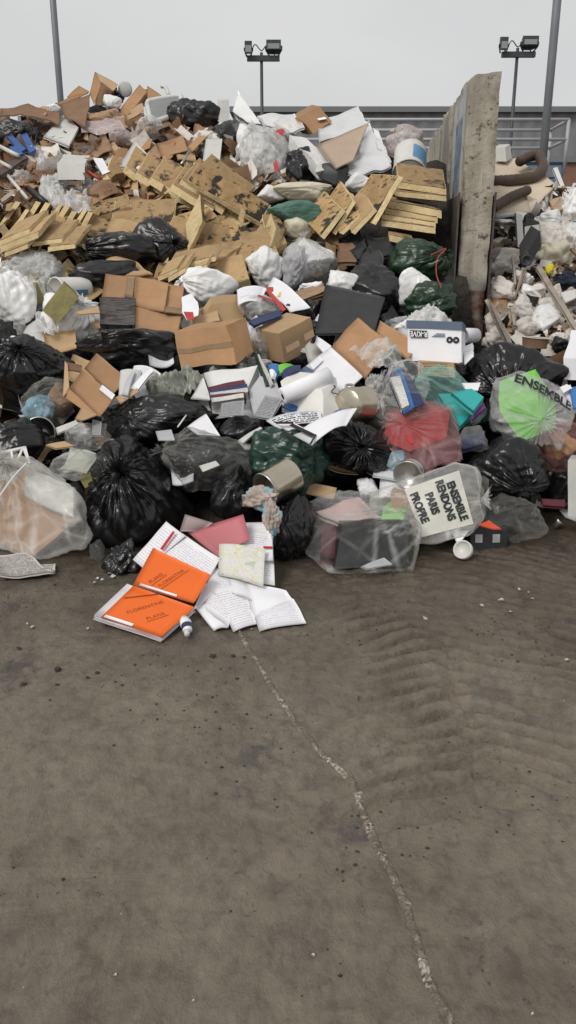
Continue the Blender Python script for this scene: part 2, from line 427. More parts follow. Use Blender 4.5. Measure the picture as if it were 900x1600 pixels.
def build(name, V, F, mat, parent=None, smooth=False, uv=None, base=None):
    """one mesh object from world-space points; its origin sits at its own base"""
    V = np.asarray(V, float)
    if base is None:
        base = np.array((V[:, 0].mean(), V[:, 1].mean(), V[:, 2].min()))
    me = bpy.data.meshes.new(name)
    Vl = (V - base).astype(np.float32)
    if isinstance(F, np.ndarray):
        k = F.shape[1]
        me.vertices.add(len(Vl)); me.vertices.foreach_set('co', Vl.ravel())
        me.loops.add(F.size); me.loops.foreach_set('vertex_index', F.astype(np.int32).ravel())
        me.polygons.add(len(F)); me.polygons.foreach_set('loop_start', np.arange(0, F.size, k, dtype=np.int32))
        try: me.polygons.foreach_set('loop_total', np.full(len(F), k, dtype=np.int32))
        except Exception: pass
        me.update(calc_edges=True); me.validate()
    else:
        me.from_pydata([tuple(v) for v in Vl], [], [tuple(f) for f in F]); me.update()
    if uv is not None:
        lay = me.uv_layers.new(name='UVMap')
        idx = np.zeros(len(me.loops), dtype=np.int32); me.loops.foreach_get('vertex_index', idx)
        lay.data.foreach_set('uv', np.asarray(uv, np.float32)[idx].ravel())
    if smooth:
        me.polygons.foreach_set('use_smooth', np.ones(len(me.polygons), dtype=bool))
    me.materials.append(MATS[mat] if isinstance(mat, str) else mat)
    ob = bpy.data.objects.new(name, me); col.objects.link(ob)
    WL[ob.name] = base
    if parent is not None:
        ob.parent = parent; ob.location = base - WL[parent.name]
    else:
        ob.location = base
    return ob

def tag(o, label, cat, group=None, kind=None):
    if label: o['label'] = label
    if cat: o['category'] = cat
    if group: o['group'] = group
    if kind: o['kind'] = kind
    return o

def thing(name, loc, label, cat, group=None):
    o = bpy.data.objects.new(name, None); col.objects.link(o)
    o.empty_display_size = .05
    loc = np.asarray(loc, float); o.location = loc; WL[o.name] = loc
    return tag(o, label, cat, group)

def gridquads(nu, nv, wrap=False):
    """quads of an nu x nv vertex grid (v may wrap)"""
    i = np.arange(nu - 1)[:, None]; j = np.arange(nv if wrap else nv - 1)[None, :]
    a = i * nv + j; b = i * nv + (j + 1) % nv
    return np.stack([a, b, b + nv, a + nv], -1).reshape(-1, 4)

def join(parts):
    Vs, Fs, o = [], [], 0
    for V, F in parts:
        Vs.append(np.asarray(V)); Fs.append(np.asarray(F) + o); o += len(V)
    return np.concatenate(Vs), np.concatenate(Fs)

def vnoise(P, sc, amp, seed):
    return np.stack([perlin(P * sc, seed + k * 7) for k in range(3)], -1) * amp

def patch(p00, p10, p11, p01, n=6, m=None):
    m = m or n
    u = np.linspace(0, 1, n)[:, None, None]; v = np.linspace(0, 1, m)[None, :, None]
    P = (1 - u) * (1 - v) * p00 + u * (1 - v) * p10 + u * v * p11 + (1 - u) * v * p01
    return P.reshape(-1, 3), gridquads(n, m)

def hexa(O, a, b, c, n=5, amp=.004, sc=5, seed=0):
    """crumpled parallelepiped from a corner and three edges (faces unmerged so that edges stay crisp)"""
    O, a, b, c = (np.asarray(x, float) for x in (O, a, b, c))
    prt = []
    for p, q, r in ((a, b, c), (b, c, a), (c, a, b)):
        prt.append(patch(O, O + q, O + q + p, O + p, n)); prt.append(patch(O + r, O + r + p, O + r + p + q, O + r + q, n))
    V, F = join(prt)
    V = V + vnoise(V, sc, amp, seed)
    return V, F

def sheet(c4, th=.004, n=8, bend=0.0, amp=.006, sc=6, seed=0, m=None):
    """thick bent sheet; first grid carries the UVs"""
    c4 = [np.asarray(c, float) for c in c4]
    m = m or n
    V, F = patch(*c4, n, m)
    nr = np.cross(c4[1] - c4[0], c4[3] - c4[0]); nr = nr / (np.linalg.norm(nr) + 1e-9)
    if nr @ (CAM - V.mean(0)) < 0: nr = -nr
    u = np.repeat(np.linspace(0, 1, n), m); v = np.tile(np.linspace(0, 1, m), n)
    V = V + nr * (bend * (4 * u * (1 - u)) + amp * 2 * perlin(V * sc, seed))[:, None]
    B = V - nr * th
    N = len(V); rim = []
    edge = [i * m for i in range(n)] + [(n - 1) * m + j for j in range(1, m)] + [i * m + m - 1 for i in range(n - 2, -1, -1)] + [j for j in range(m - 2, 0, -1)]
    for i in range(len(edge)):
        p, q = edge[i], edge[(i + 1) % len(edge)]
        rim.append((p, p + N, q + N, q))
    Fa = np.concatenate([F, F[:, ::-1] + N, np.array(rim)])
    uv = np.stack([u, v], -1)
    return np.concatenate([V, B]), Fa, np.concatenate([uv, uv])

def lathe(A, B, prof, n=32, seed=0, dent=0.0):
    """profile [(along 0..1, radius)] around the axis A->B"""
    A, B = np.asarray(A, float), np.asarray(B, float)
    ax = B - A; ln = np.linalg.norm(ax); ax = ax / ln
    e1 = np.cross(ax, (0, 0, 1.0)); 
    if np.linalg.norm(e1) < .05: e1 = np.cross(ax, (1.0, 0, 0))
    e1 /= np.linalg.norm(e1); e2 = np.cross(ax, e1)
    ph = np.arange(n) * 2 * math.pi / n
    V = np.concatenate([A + ax * (h * ln) + r * (np.cos(ph)[:, None] * e1 + np.sin(ph)[:, None] * e2) for h, r in prof])
    if dent: V = V + vnoise(V, 7, dent, seed)
    return V, gridquads(len(prof), n, True)

def tube(pts, r, n=10, sub=6, taper=None, rings=0.0):
    pts = np.asarray(pts, float)
    # Catmull-Rom
    P = np.vstack([2 * pts[0] - pts[1], pts, 2 * pts[-1] - pts[-2]])
    C = []
    for i in range(1, len(P) - 2):
        for k in range(sub):
            t = k / sub
            C.append(.5 * (2 * P[i] + (P[i + 1] - P[i - 1]) * t + (2 * P[i - 1] - 5 * P[i] + 4 * P[i + 1] - P[i + 2]) * t * t + (3 * P[i] - P[i - 1] - 3 * P[i + 1] + P[i + 2]) * t ** 3))
    C.append(P[-2]); C = np.array(C)
    T = np.gradient(C, axis=0); T /= np.linalg.norm(T, axis=1)[:, None] + 1e-9
    e = np.cross(T[0], (0, 0, 1.0))
    if np.linalg.norm(e) < .1: e = np.cross(T[0], (1.0, 0, 0))
    ph = np.arange(n) * 2 * math.pi / n; V = []
    for i in range(len(C)):
        e = e - T[i] * (e @ T[i]); e /= np.linalg.norm(e); f = np.cross(T[i], e)
        rr = r * (1 + rings * (1 if i % 2 else -1))
        if taper: rr *= taper[0] + (taper[1] - taper[0]) * i / (len(C) - 1)
        V.append(C[i] + rr * (np.cos(ph)[:, None] * e + np.sin(ph)[:, None] * f))
    V.append(np.repeat(C[-1:], n, 0)); V.insert(0, np.repeat(C[:1], n, 0))
    return np.concatenate(V), gridquads(len(C) + 2, n, True)

FONT = {}
def text_mesh(s, bold=0.0):
    cu = bpy.data.curves.new('lettering', 'FONT'); cu.body = s; cu.size = 1; cu.align_x = 'CENTER'; cu.align_y = 'CENTER'
    cu.offset = bold; cu.resolution_u = 3
    ob = bpy.data.objects.new('lettering', cu); col.objects.link(ob)
    bpy.context.view_layer.update()
    me = bpy.data.meshes.new_from_object(ob.evaluated_get(bpy.context.evaluated_depsgraph_get()))
    me.calc_loop_triangles()
    V = np.array([v.co[:] for v in me.vertices]); F = np.array([t.vertices[:] for t in me.loop_triangles])
    col.objects.unlink(ob); bpy.data.objects.remove(ob); bpy.data.curves.remove(cu); bpy.data.meshes.remove(me)
    return V, F

def lettering(s, P, xdir, ydir, size, mat, parent, lift=.003, bold=.0, squash=1.0, name='lettering', onto=None):
    """flat lettering laid on a surface: P centre, xdir reading direction, ydir up of the letters"""
    V, F = text_mesh(s, bold)
    if not len(V): return None
    x = np.asarray(xdir, float); x = x / np.linalg.norm(x); y = np.asarray(ydir, float); y = y - x * (y @ x); y /= np.linalg.norm(y)
    n = np.cross(x, y)
    if n @ (CAM - P) < 0: n = -n
    W = P + V[:, :1] * size * squash * x + V[:, 1:2] * size * y + n * lift
    if onto is not None:                                   # follow the object's own relief along the surface normal
        for i in range(len(W)):
            h = onto.ray_cast(Vector(W[i] + n * .5), Vector(-n))
            if h[0] is not None: W[i] = np.array(h[0]) + n * lift
    return build(name, W, F, mat, parent)

def pt(px, py, dy=0.0):
    """point on the heap's face"""
    return PV(px, py, TS(px, py, dy))

# ------------------------------------------------------------------ bags
def hull_planes(P):
    bm = bmesh.new()
    for p in P: bm.verts.new(tuple(p))
    bmesh.ops.convex_hull(bm, input=bm.verts)
    bmesh.ops.recalc_face_normals(bm, faces=bm.faces)
    Nn, D = [], []
    for f in bm.faces:
        n = f.normal; d = n.dot(f.verts[0].co)
        if d < 0: n, d = -n, -d
        if d > 1e-4: Nn.append(tuple(n)); D.append(d)
    bm.free()
    return np.array(Nn), np.array(D)

def bag_shape(nu, nv, seed, knot=True, pleat=.1, wr=.05, boxy=2.6, lump=.25, pts=None, soft=13, pole=None):
    """film pulled tight over lumpy contents: softened convex hull, straight tension creases, pleats running to the knot"""
    rs = np.random.RandomState(seed)
    th = math.pi * np.linspace(.02 if knot else .004, .998, nu) ** (1.2 if knot else 1.0)
    ph = np.arange(nv) * 2 * math.pi / nv
    T, Ph = np.meshgrid(th, ph, indexing='ij'); T = T.ravel(); Ph = Ph.ravel()
    U = np.stack([np.sin(T) * np.cos(Ph), np.sin(T) * np.sin(Ph), np.cos(T)], -1)
    if pole is not None: U = U @ pole.T
    if pts is None:
        n = 13 + int(rs.randint(6))
        d = rs.normal(size=(n, 3)); d /= np.linalg.norm(d, axis=1)[:, None]
        q = (np.abs(d) ** boxy).sum(1) ** (-1 / boxy)
        pts = d * (q * rs.uniform(1 - lump, 1.04, n))[:, None]
        ax = np.concatenate([np.eye(3), -np.eye(3)]) * rs.uniform(.72, .92, 6)[:, None]
        pts = np.concatenate([pts, ax])
        if knot: pts = np.concatenate([pts, [(0, 0, 1.0)]])
    Nn, D = hull_planes(pts)
    R = ((np.clip(U @ Nn.T, 0, None) / D) ** soft).sum(1) ** (-1 / soft)
    warp = np.stack([perlin(U * 1.7, seed + 3), perlin(U * 1.7, seed + 4), perlin(U * 1.7, seed + 5)], -1)
    g = 0
    for i in range(12):
        nvec = rs.normal(size=3); nvec /= np.linalg.norm(nvec); f = rs.uniform(1.2, 4.0)
        msk = np.clip(.15 + perlin(U * 1.4 + 9.1 * i, seed + i) * 2.2, 0, 1)
        x = (U + .1 * warp) @ nvec * f + rs.uniform(0, 1)
        g = g + msk * (np.abs((x % 1) * 2 - 1) - .5) * (1.6 / f)
    R = R * (1 + wr * .8 * g)
    kf = rs.uniform(2.6, 3.6)
    pl = ridged(np.stack([np.cos(Ph) * kf, np.sin(Ph) * kf, T * .45 + seed], -1) + .2 * warp, seed + 9, 2, .65)
    env = (.1 + 1.0 * np.exp(-(T / .9) ** 2)) * np.clip(np.sin(T) * 2.2, .12, 1)
    if not knot: env = .16 + 0 * T
    R = R * (1 + pleat * env * (pl - .5) * 1.5)
    if knot: R = R * (1 - .14 * np.exp(-(T / .3) ** 2))
    w2 = ridged(U * np.array((3.6, 3.6, 2.6)) + .9 * warp, seed + 40, 3)
    R = R * (1 + wr * .28 * (w2 - .5))
    V = U * R[:, None]
    F = gridquads(nu, nv, True)
    if knot:
        zx = pole[:, 2] if pole is not None else np.array((0, 0, 1.0)); ex = pole[:, 0] if pole is not None else np.array((1.0, 0, 0)); ey = pole[:, 1] if pole is not None else np.array((0, 1.0, 0))
        sz = np.abs(V).max(); h0 = (V[:nv] @ zx).mean()
        fr = .6 + .9 * np.abs(perlin(np.stack([np.cos(ph) * 3, np.sin(ph) * 3, ph * 0 + seed], -1), seed + 77)) * 2
        rings = []; tl = rs.normal(size=2) * .06
        for h, r in ((.17, .15), (.12, .1), (.06, .05), (.03, .045)):
            r_ = r * sz * (1 + (fr - 1) * (r > .08)); hh = h0 + h * sz + (fr - 1) * .06 * sz * (r > .08)
            rings.append((np.cos(ph) * r_ + tl[0] * h / .17 * sz)[:, None] * ex + (np.sin(ph) * r_ + tl[1] * h / .17 * sz)[:, None] * ey + hh[:, None] * zx)
        V = np.concatenate([np.concatenate(rings), V]); F = gridquads(nu + 4, nv, True)
    return V, F

def basis_for(k, roll):
    zz = math.sqrt(max(.05, 1 - k[0] ** 2 - k[1] ** 2))
    z = np.array((k[0], k[1], zz)); z /= np.linalg.norm(z)
    x = np.cross((math.cos(roll), math.sin(roll), .3), z); x /= np.linalg.norm(x); y = np.cross(z, x)
    return np.stack([x, y, z], 1)

def bag(label, x0, y0, x1, y1, mat='black_bag', knot=(.1, .3), dy=0.0, depth=None, seed=1, name='bin_bag', cat='bag', roll=0.0,
        res=1.0, wr=.07, pleat=.16, boxy=2.6, lump=.25, group=None, parent=None, ret_bvh=False, sink=.45, floor=.004, grow=1.06, soft=13, wrap=None, pad=1.13):
    """bag filling a pixel box on the heap's face; wrap = world points of contents the film is stretched over"""
    if name == 'bag_contents': wr, soft, lump = max(wr, .16), 40, .4
    elif knot is None: wr, soft = wr * 1.35, 24
    cx, cy = (x0 + x1) / 2, (y0 + y1) / 2
    t0 = TS(cx, cy, dy); s = t0 / FPX
    w, h = (x1 - x0) * s / 2 * grow, (y1 - y0) * s / 2 * grow
    d = depth if depth else .8 * min(w, h) + .2 * max(w, h)
    big = max(x1 - x0, y1 - y0)
    nu = int(np.clip(big * .62 * res, 26, 100)); nv = int(nu * 1.7)
    rs = np.random.RandomState(seed + 500)
    k = knot if knot is not None else (rs.uniform(-.8, .8), rs.uniform(-.2, .5))
    Q = basis_for(k, roll + seed)
    if wrap is not None:
        Wp = np.asarray(wrap, float); c = (Wp.min(0) + Wp.max(0)) / 2
        L_ = np.stack([(Wp - c) @ RX, (Wp - c) @ UP, -(Wp - c) @ FW], -1) * pad
        rad = np.linalg.norm(L_, axis=1).max()
        ex = [Q[:, 2] * rad * .78] if knot is not None else []
        V, F = bag_shape(nu, nv, seed, knot is not None, pleat, wr, boxy, lump, np.concatenate([L_] + [np.array(ex).reshape(-1, 3)]), 48, Q)
    else:
        V, F = bag_shape(nu, nv, seed, knot is not None, pleat, wr, boxy, lump, soft=soft)
        V = V @ Q.T
        lo, hi = V.min(0), V.max(0)
        V = (V - (lo + hi) / 2) / ((hi - lo) / 2) * np.array((w, h, d))
        c = PV(cx, cy, t0 + d * sink)
    W = c + V[:, :1] * RX + V[:, 1:2] * UP - V[:, 2:] * FW
    if floor is not None: W[:, 2] = np.maximum(W[:, 2], floor)
    o = build(name, W, F, mat, parent, smooth=True)
    if label: tag(o, label, cat, group)
    if ret_bvh:
        return o, BVHTree.FromPolygons([tuple(v) for v in W], [tuple(int(i) for i in f) for f in F])
    return o

def pts_of(*objs):
    """world corner points of finished objects, for wrapping"""
    out = []
    for o in objs:
        b = WL[o.name]
        n = len(o.data.vertices); a = np.zeros(n * 3, np.float32); o.data.vertices.foreach_get('co', a); a = a.reshape(-1, 3) + b
        step = max(1, n // 60); out.append(a[::step])
    return np.concatenate(out)

# ------------------------------------------------------------------ boxes and slabs given by a near corner and three edges
def box3(O, A, B, C, dy=0.0):
    """O: pixel of the corner nearest the viewer, A, B, C: pixels of its three neighbours; depth follows from square corners"""
    t0 = TS(O[0], O[1], dy)
    v = [np.array((q[0] - O[0], O[1] - q[1]), float) for q in (A, B, C)]
    dots = [v[1] @ v[2], v[0] @ v[2], v[0] @ v[1]]
    dep = []
    for i in range(3):
        q = (A, B, C)[i]
        if len(q) > 2: dep.append(q[2] * FPX / t0); continue
        j, k = [x for x in range(3) if x != i]
        num = -dots[k] * dots[j]; den = dots[i]
        val = num / den if abs(den) > 1e-6 else -1
        dep.append(math.sqrt(val) if val > 0 else .6 * np.linalg.norm(v[i]))
    s = t0 / FPX
    P0 = PV(O[0], O[1], t0)
    return [P0] + [PV(q[0], q[1], t0 + min(d, 400) * s) - P0 for q, d in zip((A, B, C), dep)]

def carton(label, O, A, B, C, mat='cardboard', tape=(0,), dy=0.0, seed=0, amp=.02, name='cardboard_box', cat='box', group=None, print_=None):
    P0, a, b, c = box3(O, A, B, C, dy)
    V, F = hexa(P0, a, b, c, 11, amp, 5, seed)
    base = np.array((V[:, 0].mean(), V[:, 1].mean(), V[:, 2].min()))
    r = thing(name, base, label, cat, group)
    build('box_body', V, F, mat, r)
    faces = [(a, b), (b, c), (a, c)]
    for k in tape:
        p, q = faces[k % 3]
        n = np.cross(p, q); n /= np.linalg.norm(n)
        if n @ (CAM - P0) < 0: n = -n
        if k >= 3: p, q = q, p
        o = P0 + .43 * q
        W, G = patch(o, o + p, o + p + .13 * q, o + .13 * q, 8, 3)
        W = W + vnoise(W, 5, amp, seed) + n * .003
        W2, G2 = sheet_from_grid(W, G, n, .002)
        build('tape', W2, G2, 'tape', r)
    if print_:
        k, mt = print_
        p, q = faces[k]
        n = np.cross(p, q); n /= np.linalg.norm(n)
        if n @ (CAM - P0) < 0: n = -n
        o = P0 + .06 * p + .08 * q + n * .004
        W, G, uvv = sheet([o, o + .88 * p, o + .88 * p + .84 * q, o + .84 * q], .001, 6, 0, 0)
        W = W + vnoise(W, 5, amp, seed)
        build('printed_side', W, G, mt, r, uv=uvv)
    return r

def sheet_from_grid(W, G, n, th):
    N = len(W)
    return np.concatenate([W, W - n * th]), np.concatenate([G, G[:, ::-1] + N])

def block(label, O, A, B, C, mat, dy=0.0, seed=0, amp=.004, name='block', cat='block', group=None):
    P0, a, b, c = box3(O, A, B, C, dy)
    V, F = hexa(P0, a, b, c, 6, amp, 6, seed)
    return tag(build(name, V, F, mat), label, cat, group)

def slab(label, O, A, B, C, dy=0.0, seed=0, face=None, facing='facing', amp=.006, group=None, name='insulation_panel'):
    """foam insulation panel: O-C is the thin edge, O-A and O-B span the faced side"""
    P0, a, b, c = box3(O, A, B, C, dy)
    return slab3(label, P0, a, b, c, seed, facing, amp, group, name)

def slab3(label, P0, a, b, c, seed=0, facing='facing', amp=.006, group=None, name='insulation_panel'):
    V, F = hexa(P0, a, b, c, 7, amp, 6, seed)
    base = np.array((V[:, 0].mean(), V[:, 1].mean(), V[:, 2].min()))
    r = thing(name, base, label, 'insulation panel', group)
    build('foam_core', V, F, 'foam', r)
    cn = c / np.linalg.norm(c)
    for q, sgn in ((P0, -1), (P0 + c, 1)):
        W, G = patch(q + .012 * (a + b), q + .988 * a + .012 * b, q + .988 * (a + b), q + .988 * b + .012 * a, 9)
        W = W + vnoise(W, 6, amp, seed) + cn * sgn * .003
        n = cn * sgn
        W2, G2 = sheet_from_grid(W + n * (.004 * perlin(W * 12, seed))[:, None] + n * .002, G, n, .003)
        build('facing', W2, G2, facing, r)
    return r

def panel(label, c4, mat, th=.006, bend=0.0, amp=.006, n=9, seed=0, name='board', cat='board', dy=0.0, group=None, uv=True, parent=None, sc=6):
    """sheet given by four (px, py[, dy]) corners lying on the heap's face"""
    P = [pt(q[0], q[1], dy + (q[2] if len(q) > 2 else 0)) for q in c4]
    V, F, u = sheet(P, th, n, bend, amp, sc, seed)
    o = build(name, V, F, mat, parent, uv=u, smooth=False)
    if label: tag(o, label, cat, group)
    return o

def film_sheet(label, c4, mat, amp=.05, n=26, seed=0, dy=0.0, name='plastic_film', cat='plastic film', group=None, parent=None):
    """crumpled loose film with a ragged outline"""
    P = [pt(q[0], q[1], dy + (q[2] if len(q) > 2 else 0)) for q in c4]
    V, F = patch(*P, n)
    u = np.repeat(np.linspace(-1, 1, n), n); v = np.tile(np.linspace(-1, 1, n), n)
    ctr = V.mean(0); sz = np.linalg.norm(P[0] - P[2])
    q = V * (2.2 / sz)
    rg = ridged(q * 1.3 + .5 * vnoise(q, 1.5, 1, seed + 5), seed, 4, .6)
    rad = 1 + .16 * perlin(np.stack([np.arctan2(v, u), np.hypot(u, v), u * 0 + seed], -1) * 1.6, seed + 2)
    V = ctr + (V - ctr) * rad[:, None]
    nr = np.cross(P[1] - P[0], P[3] - P[0]); nr /= np.linalg.norm(nr)
    if nr @ (CAM - ctr) < 0: nr = -nr
    V = V + nr * (amp * 2.2 * (rg - .45) - amp * .8 * (np.maximum(abs(u), abs(v)) ** 4))[:, None]
    W, G = sheet_from_grid(V, F, nr, .0015)
    o = build(name, W, G, mat, parent, smooth=True)
    if label: tag(o, label, cat, group)
    return o

def pail(label, pa, pb, rpx, mat='tin', dyb=0.0, dy=0.0, taper=1.0, open_='b', seed=0, name='paint_can', rim='steel', band_=None, group=None, cat='can', inside='black_plastic'):
    """can with its axis from pixel pa to pb (pb deeper by dyb); open_ tells the open end"""
    t0 = TS(pa[0], pa[1], dy); A = PV(pa[0], pa[1], t0); B = PV(pb[0], pb[1], t0 + dyb); R = rpx * t0 / FPX
    if open_ == 'a': A, B = B, A; 
    ra, rb = (R, R * taper) if open_ != 'a' else (R * taper, R)
    prof = [(0, .001), (.004, ra * .97), (0.0, ra), (.03, ra * 1.02), (.06, ra), (.94, rb), (1.0, rb)]
    if open_ in ('a', 'b'): prof += [(1.0, rb * .955), (.08, ra * .94), (.07, .001)]
    else: prof += [(1.0, .001)]
    V, F = lathe(A, B, prof, 36, seed, R * .03)
    base = np.array((V[:, 0].mean(), V[:, 1].mean(), V[:, 2].min()))
    r = thing(name, base, label, cat, group)
    build('can_body', V, F, mat, r, smooth=False)
    V, F = lathe(A, B, [(.97, rb * 1.005), (.965, rb * 1.05), (1.0, rb * 1.06), (1.03, rb * 1.02), (1.015, rb * .94), (.97, rb * .95)], 36, seed, R * .03)
    build('rim', V, F, rim, r, smooth=True)
    if band_:
        V, F = lathe(A, B, [(band_[0], ra + (rb - ra) * band_[0] + .003), (band_[1], ra + (rb - ra) * band_[1] + .003)], 36, seed, R * .03)
        V = V.reshape(2, 36, 3)[:, band_[3]:band_[4]].reshape(-1, 3); k = band_[4] - band_[3]
        build('label_band', V, gridquads(2, k), band_[2], r)
    return r

# zoom windows used while measuring: (x0, y0, scale)
def Z(x0, y0, s): return lambda *p: (x0 + p[0] * s, y0 + p[1] * s) + tuple(p[2:])
z1 = Z(0, 80, 1 / 3); z2 = Z(260, 100, 1 / 3); z3 = Z(480, 140, 1 / 3); z4 = Z(660, 40, .2667)
z5 = Z(0, 300, 1 / 3); z6 = Z(240, 320, 1 / 3); z7 = Z(480, 340, 1 / 3); z8 = Z(690, 220, .2333)
y1 = Z(0, 520, .2889); y2 = Z(230, 520, .2889); y3 = Z(440, 520, .2889); y4 = Z(640, 520, .2889)
y5 = Z(0, 680, 1 / 3); y6 = Z(120, 800, .4222); y7 = Z(360, 660, 1 / 3); y8 = Z(600, 660, 1 / 3)

#==PART2==
# ------------------------------------------------------------------ ground
m = bpy.data.materials.new('muddy_concrete'); m.use_nodes = True
N, L = nodes_of(m); p = N['Principled BSDF']
geo = N.new('ShaderNodeNewGeometry')
mp = N.new('ShaderNodeMapping'); mp.inputs['Scale'].default_value = (1, .7, 1); L.new(geo.outputs['Position'], mp.inputs['Vector'])
P_ = mp.outputs['Vector']
MPS = N.new('ShaderNodeMapping'); MPS.inputs['Scale'].default_value = (.6, 2.6, 1); MPS.inputs['Rotation'].default_value = (0, 0, .35); L.new(geo.outputs['Position'], MPS.inputs['Vector'])
base = ramp_(nz_(1.7, 9, .66, P_, .5), [(.28, (.108, .089, .065)), (.46, (.17, .142, .105)), (.66, (.216, .184, .14))])
fine = ramp_(nz_(16, 8, .72, P_, .3), [(.36, (.55, .55, .55)), (.5, (1, 1, 1)), (.68, (1.3, 1.3, 1.3))])
mul = N.new('ShaderNodeMixRGB'); mul.blend_type = 'MULTIPLY'; mul.inputs['Fac'].default_value = .62
L.new(base, mul.inputs['Color1']); L.new(fine, mul.inputs['Color2'])
scr = ramp_(nz_(4.2, 10, .78, P_, .6), [(.52, (0, 0, 0)), (.6, (.9, .9, .9))])       # scraped patches of bare dark concrete
sprd = ramp_(nz_(1.1, 3, .5, P_), [(.42, (0, 0, 0)), (.6, (1, 1, 1))])
sm = N.new('ShaderNodeMath'); sm.operation = 'MULTIPLY'; L.new(scr, sm.inputs[0]); L.new(sprd, sm.inputs[1])
c1 = mix_(sm.outputs[0], mul.outputs['Color'], (.085, .077, .069))
smr = ramp_(nz_(1.5, 7, .7, MPS.outputs['Vector'], .6), [(.55, (0, 0, 0)), (.68, (.75, .75, .75))])          # paler dried smears
c1 = mix_(smr, c1, (.235, .198, .148))
blk = ramp_(nz_(26, 7, .74, P_), [(.6, (0, 0, 0)), (.66, (.9, .9, .9))])                    # black crumbs and pits of mud
spread = ramp_(nz_(3.1, 5, .6, P_), [(.47, (0, 0, 0)), (.6, (1, 1, 1))])
bm_ = N.new('ShaderNodeMath'); bm_.operation = 'MULTIPLY'; L.new(blk, bm_.inputs[0]); L.new(spread, bm_.inputs[1])
c2 = mix_(bm_.outputs[0], c1, (.035, .03, .025))
# wetness plus the heap's shade, both painted darker into the mud at its foot, with a ragged border
sx = N.new('ShaderNodeSeparateXYZ'); L.new(geo.outputs['Position'], sx.inputs[0])
wz = N.new('ShaderNodeMath'); wz.operation = 'MULTIPLY_ADD'; wz.inputs[1].default_value = 1.9
L.new(nz_(1.3, 5, .6), wz.inputs[0]); L.new(sx.outputs['Y'], wz.inputs[2])
wet_shade = N.new('ShaderNodeMapRange'); wet_shade.inputs['From Min'].default_value = 3.5; wet_shade.inputs['From Max'].default_value = 4.9
L.new(wz.outputs[0], wet_shade.inputs['Value'])
wm = N.new('ShaderNodeMixRGB'); wm.blend_type = 'MULTIPLY'; wm.inputs['Color2'].default_value = (.5, .47, .44, 1)
L.new(wet_shade.outputs['Result'], wm.inputs['Fac']); L.new(c2, wm.inputs['Color1'])
L.new(wm.outputs['Color'], p.inputs['Base Color'])
rr = N.new('ShaderNodeMapRange'); rr.inputs['To Min'].default_value = .62; rr.inputs['To Max'].default_value = .4
L.new(wet_shade.outputs['Result'], rr.inputs['Value']); L.new(rr.outputs['Result'], p.inputs['Roughness'])
bp = N.new('ShaderNodeBump'); bp.inputs['Strength'].default_value = .9; bp.inputs['Distance'].default_value = .016
ad = N.new('ShaderNodeMath'); ad.operation = 'ADD'; L.new(nz_(38, 8, .7, P_), ad.inputs[0]); L.new(nz_(9, 6, .6, P_), ad.inputs[1])
L.new(ad.outputs[0], bp.inputs['Height']); L.new(bp.outputs['Normal'], p.inputs['Normal'])
MATS['muddy_concrete'] = m

TA, TB = GP(648, 880), GP(752, 1240)
SG = 1.0
def ground_z(X, Y):
    P = np.stack([X, Y, 0 * X], -1)
    z = .008 * fbm(P * 1.3, 3, 4) + .007 * fbm(P * 7, 9, 4, .68)
    d = (TB - TA)[:2]; ln = np.linalg.norm(d); d = d / ln; nrm = np.array((-d[1], d[0]))
    rel = np.stack([X - TA[0], Y - TA[1]], -1)
    v = rel @ d; u = rel @ nrm
    u = u + .05 * perlin(P * 2.1, 12); v = v + .03 * perlin(P * 3.0, 14)
    ph = v / .098 - (np.abs(u) * 2.2 + np.abs(u) ** 2 * 4.0) + .5 * (u > 0) + .35 * perlin(P * 4.2, 16)
    lug = np.clip(np.sin(ph * 2 * math.pi) * 5.0 + 1.2, -1, 1)
    env = np.clip((np.where(u * SG > 0, .85, .42) - np.abs(u)) / .12, 0, 1) * np.clip(np.abs(u) / .04, .3, 1) * np.clip((v + .25) / .3, 0, 1) * np.clip((ln + .25 - v) / .4, 0, 1)
    z = z + env * (.0145 * lug * (.2 + 1.1 * np.clip(.5 + 1.2 * perlin(P * 2.6, 15), 0, 1)) + .007 * fbm(P * 11, 18, 3))
    # fainter, older tyre marks sweeping along the heap
    a = .6 * X + 1.0 * Y
    e2 = np.clip(perlin(P * .9 + 4.2, 22) * 3, 0, 1) * np.clip((Y - 2.2) / .8, 0, 1)
    z = z + .004 * e2 * np.sin(a * 34 + 3 * perlin(P * 1.5, 23))
    return z * np.clip((7 - Y) / 1.5, 0, 1)

xs = np.concatenate([-np.geomspace(400, 2.3, 24), np.linspace(-2.15, -.1, 160), np.linspace(-.09, 2.15, 310), np.geomspace(2.3, 400, 24)])
ys = np.concatenate([[-40, -8, -1, .3], np.linspace(.9, 1.9, 90), np.linspace(1.91, 4.5, 350), np.linspace(4.52, 5.2, 30), np.geomspace(5.4, 900, 30)])
GX, GY = np.meshgrid(xs, ys, indexing='ij')
gz = ground_z(GX.ravel(), GY.ravel())
V = np.stack([GX.ravel(), GY.ravel(), gz], -1)
g = build('ground', V, gridquads(len(xs), len(ys)), 'muddy_concrete', smooth=True, base=np.zeros(3))
tag(g, 'mud covered concrete yard in front of the heap', 'ground', kind='structure')

def gh(x, y): return float(ground_z(np.array([x]), np.array([y]))[0])

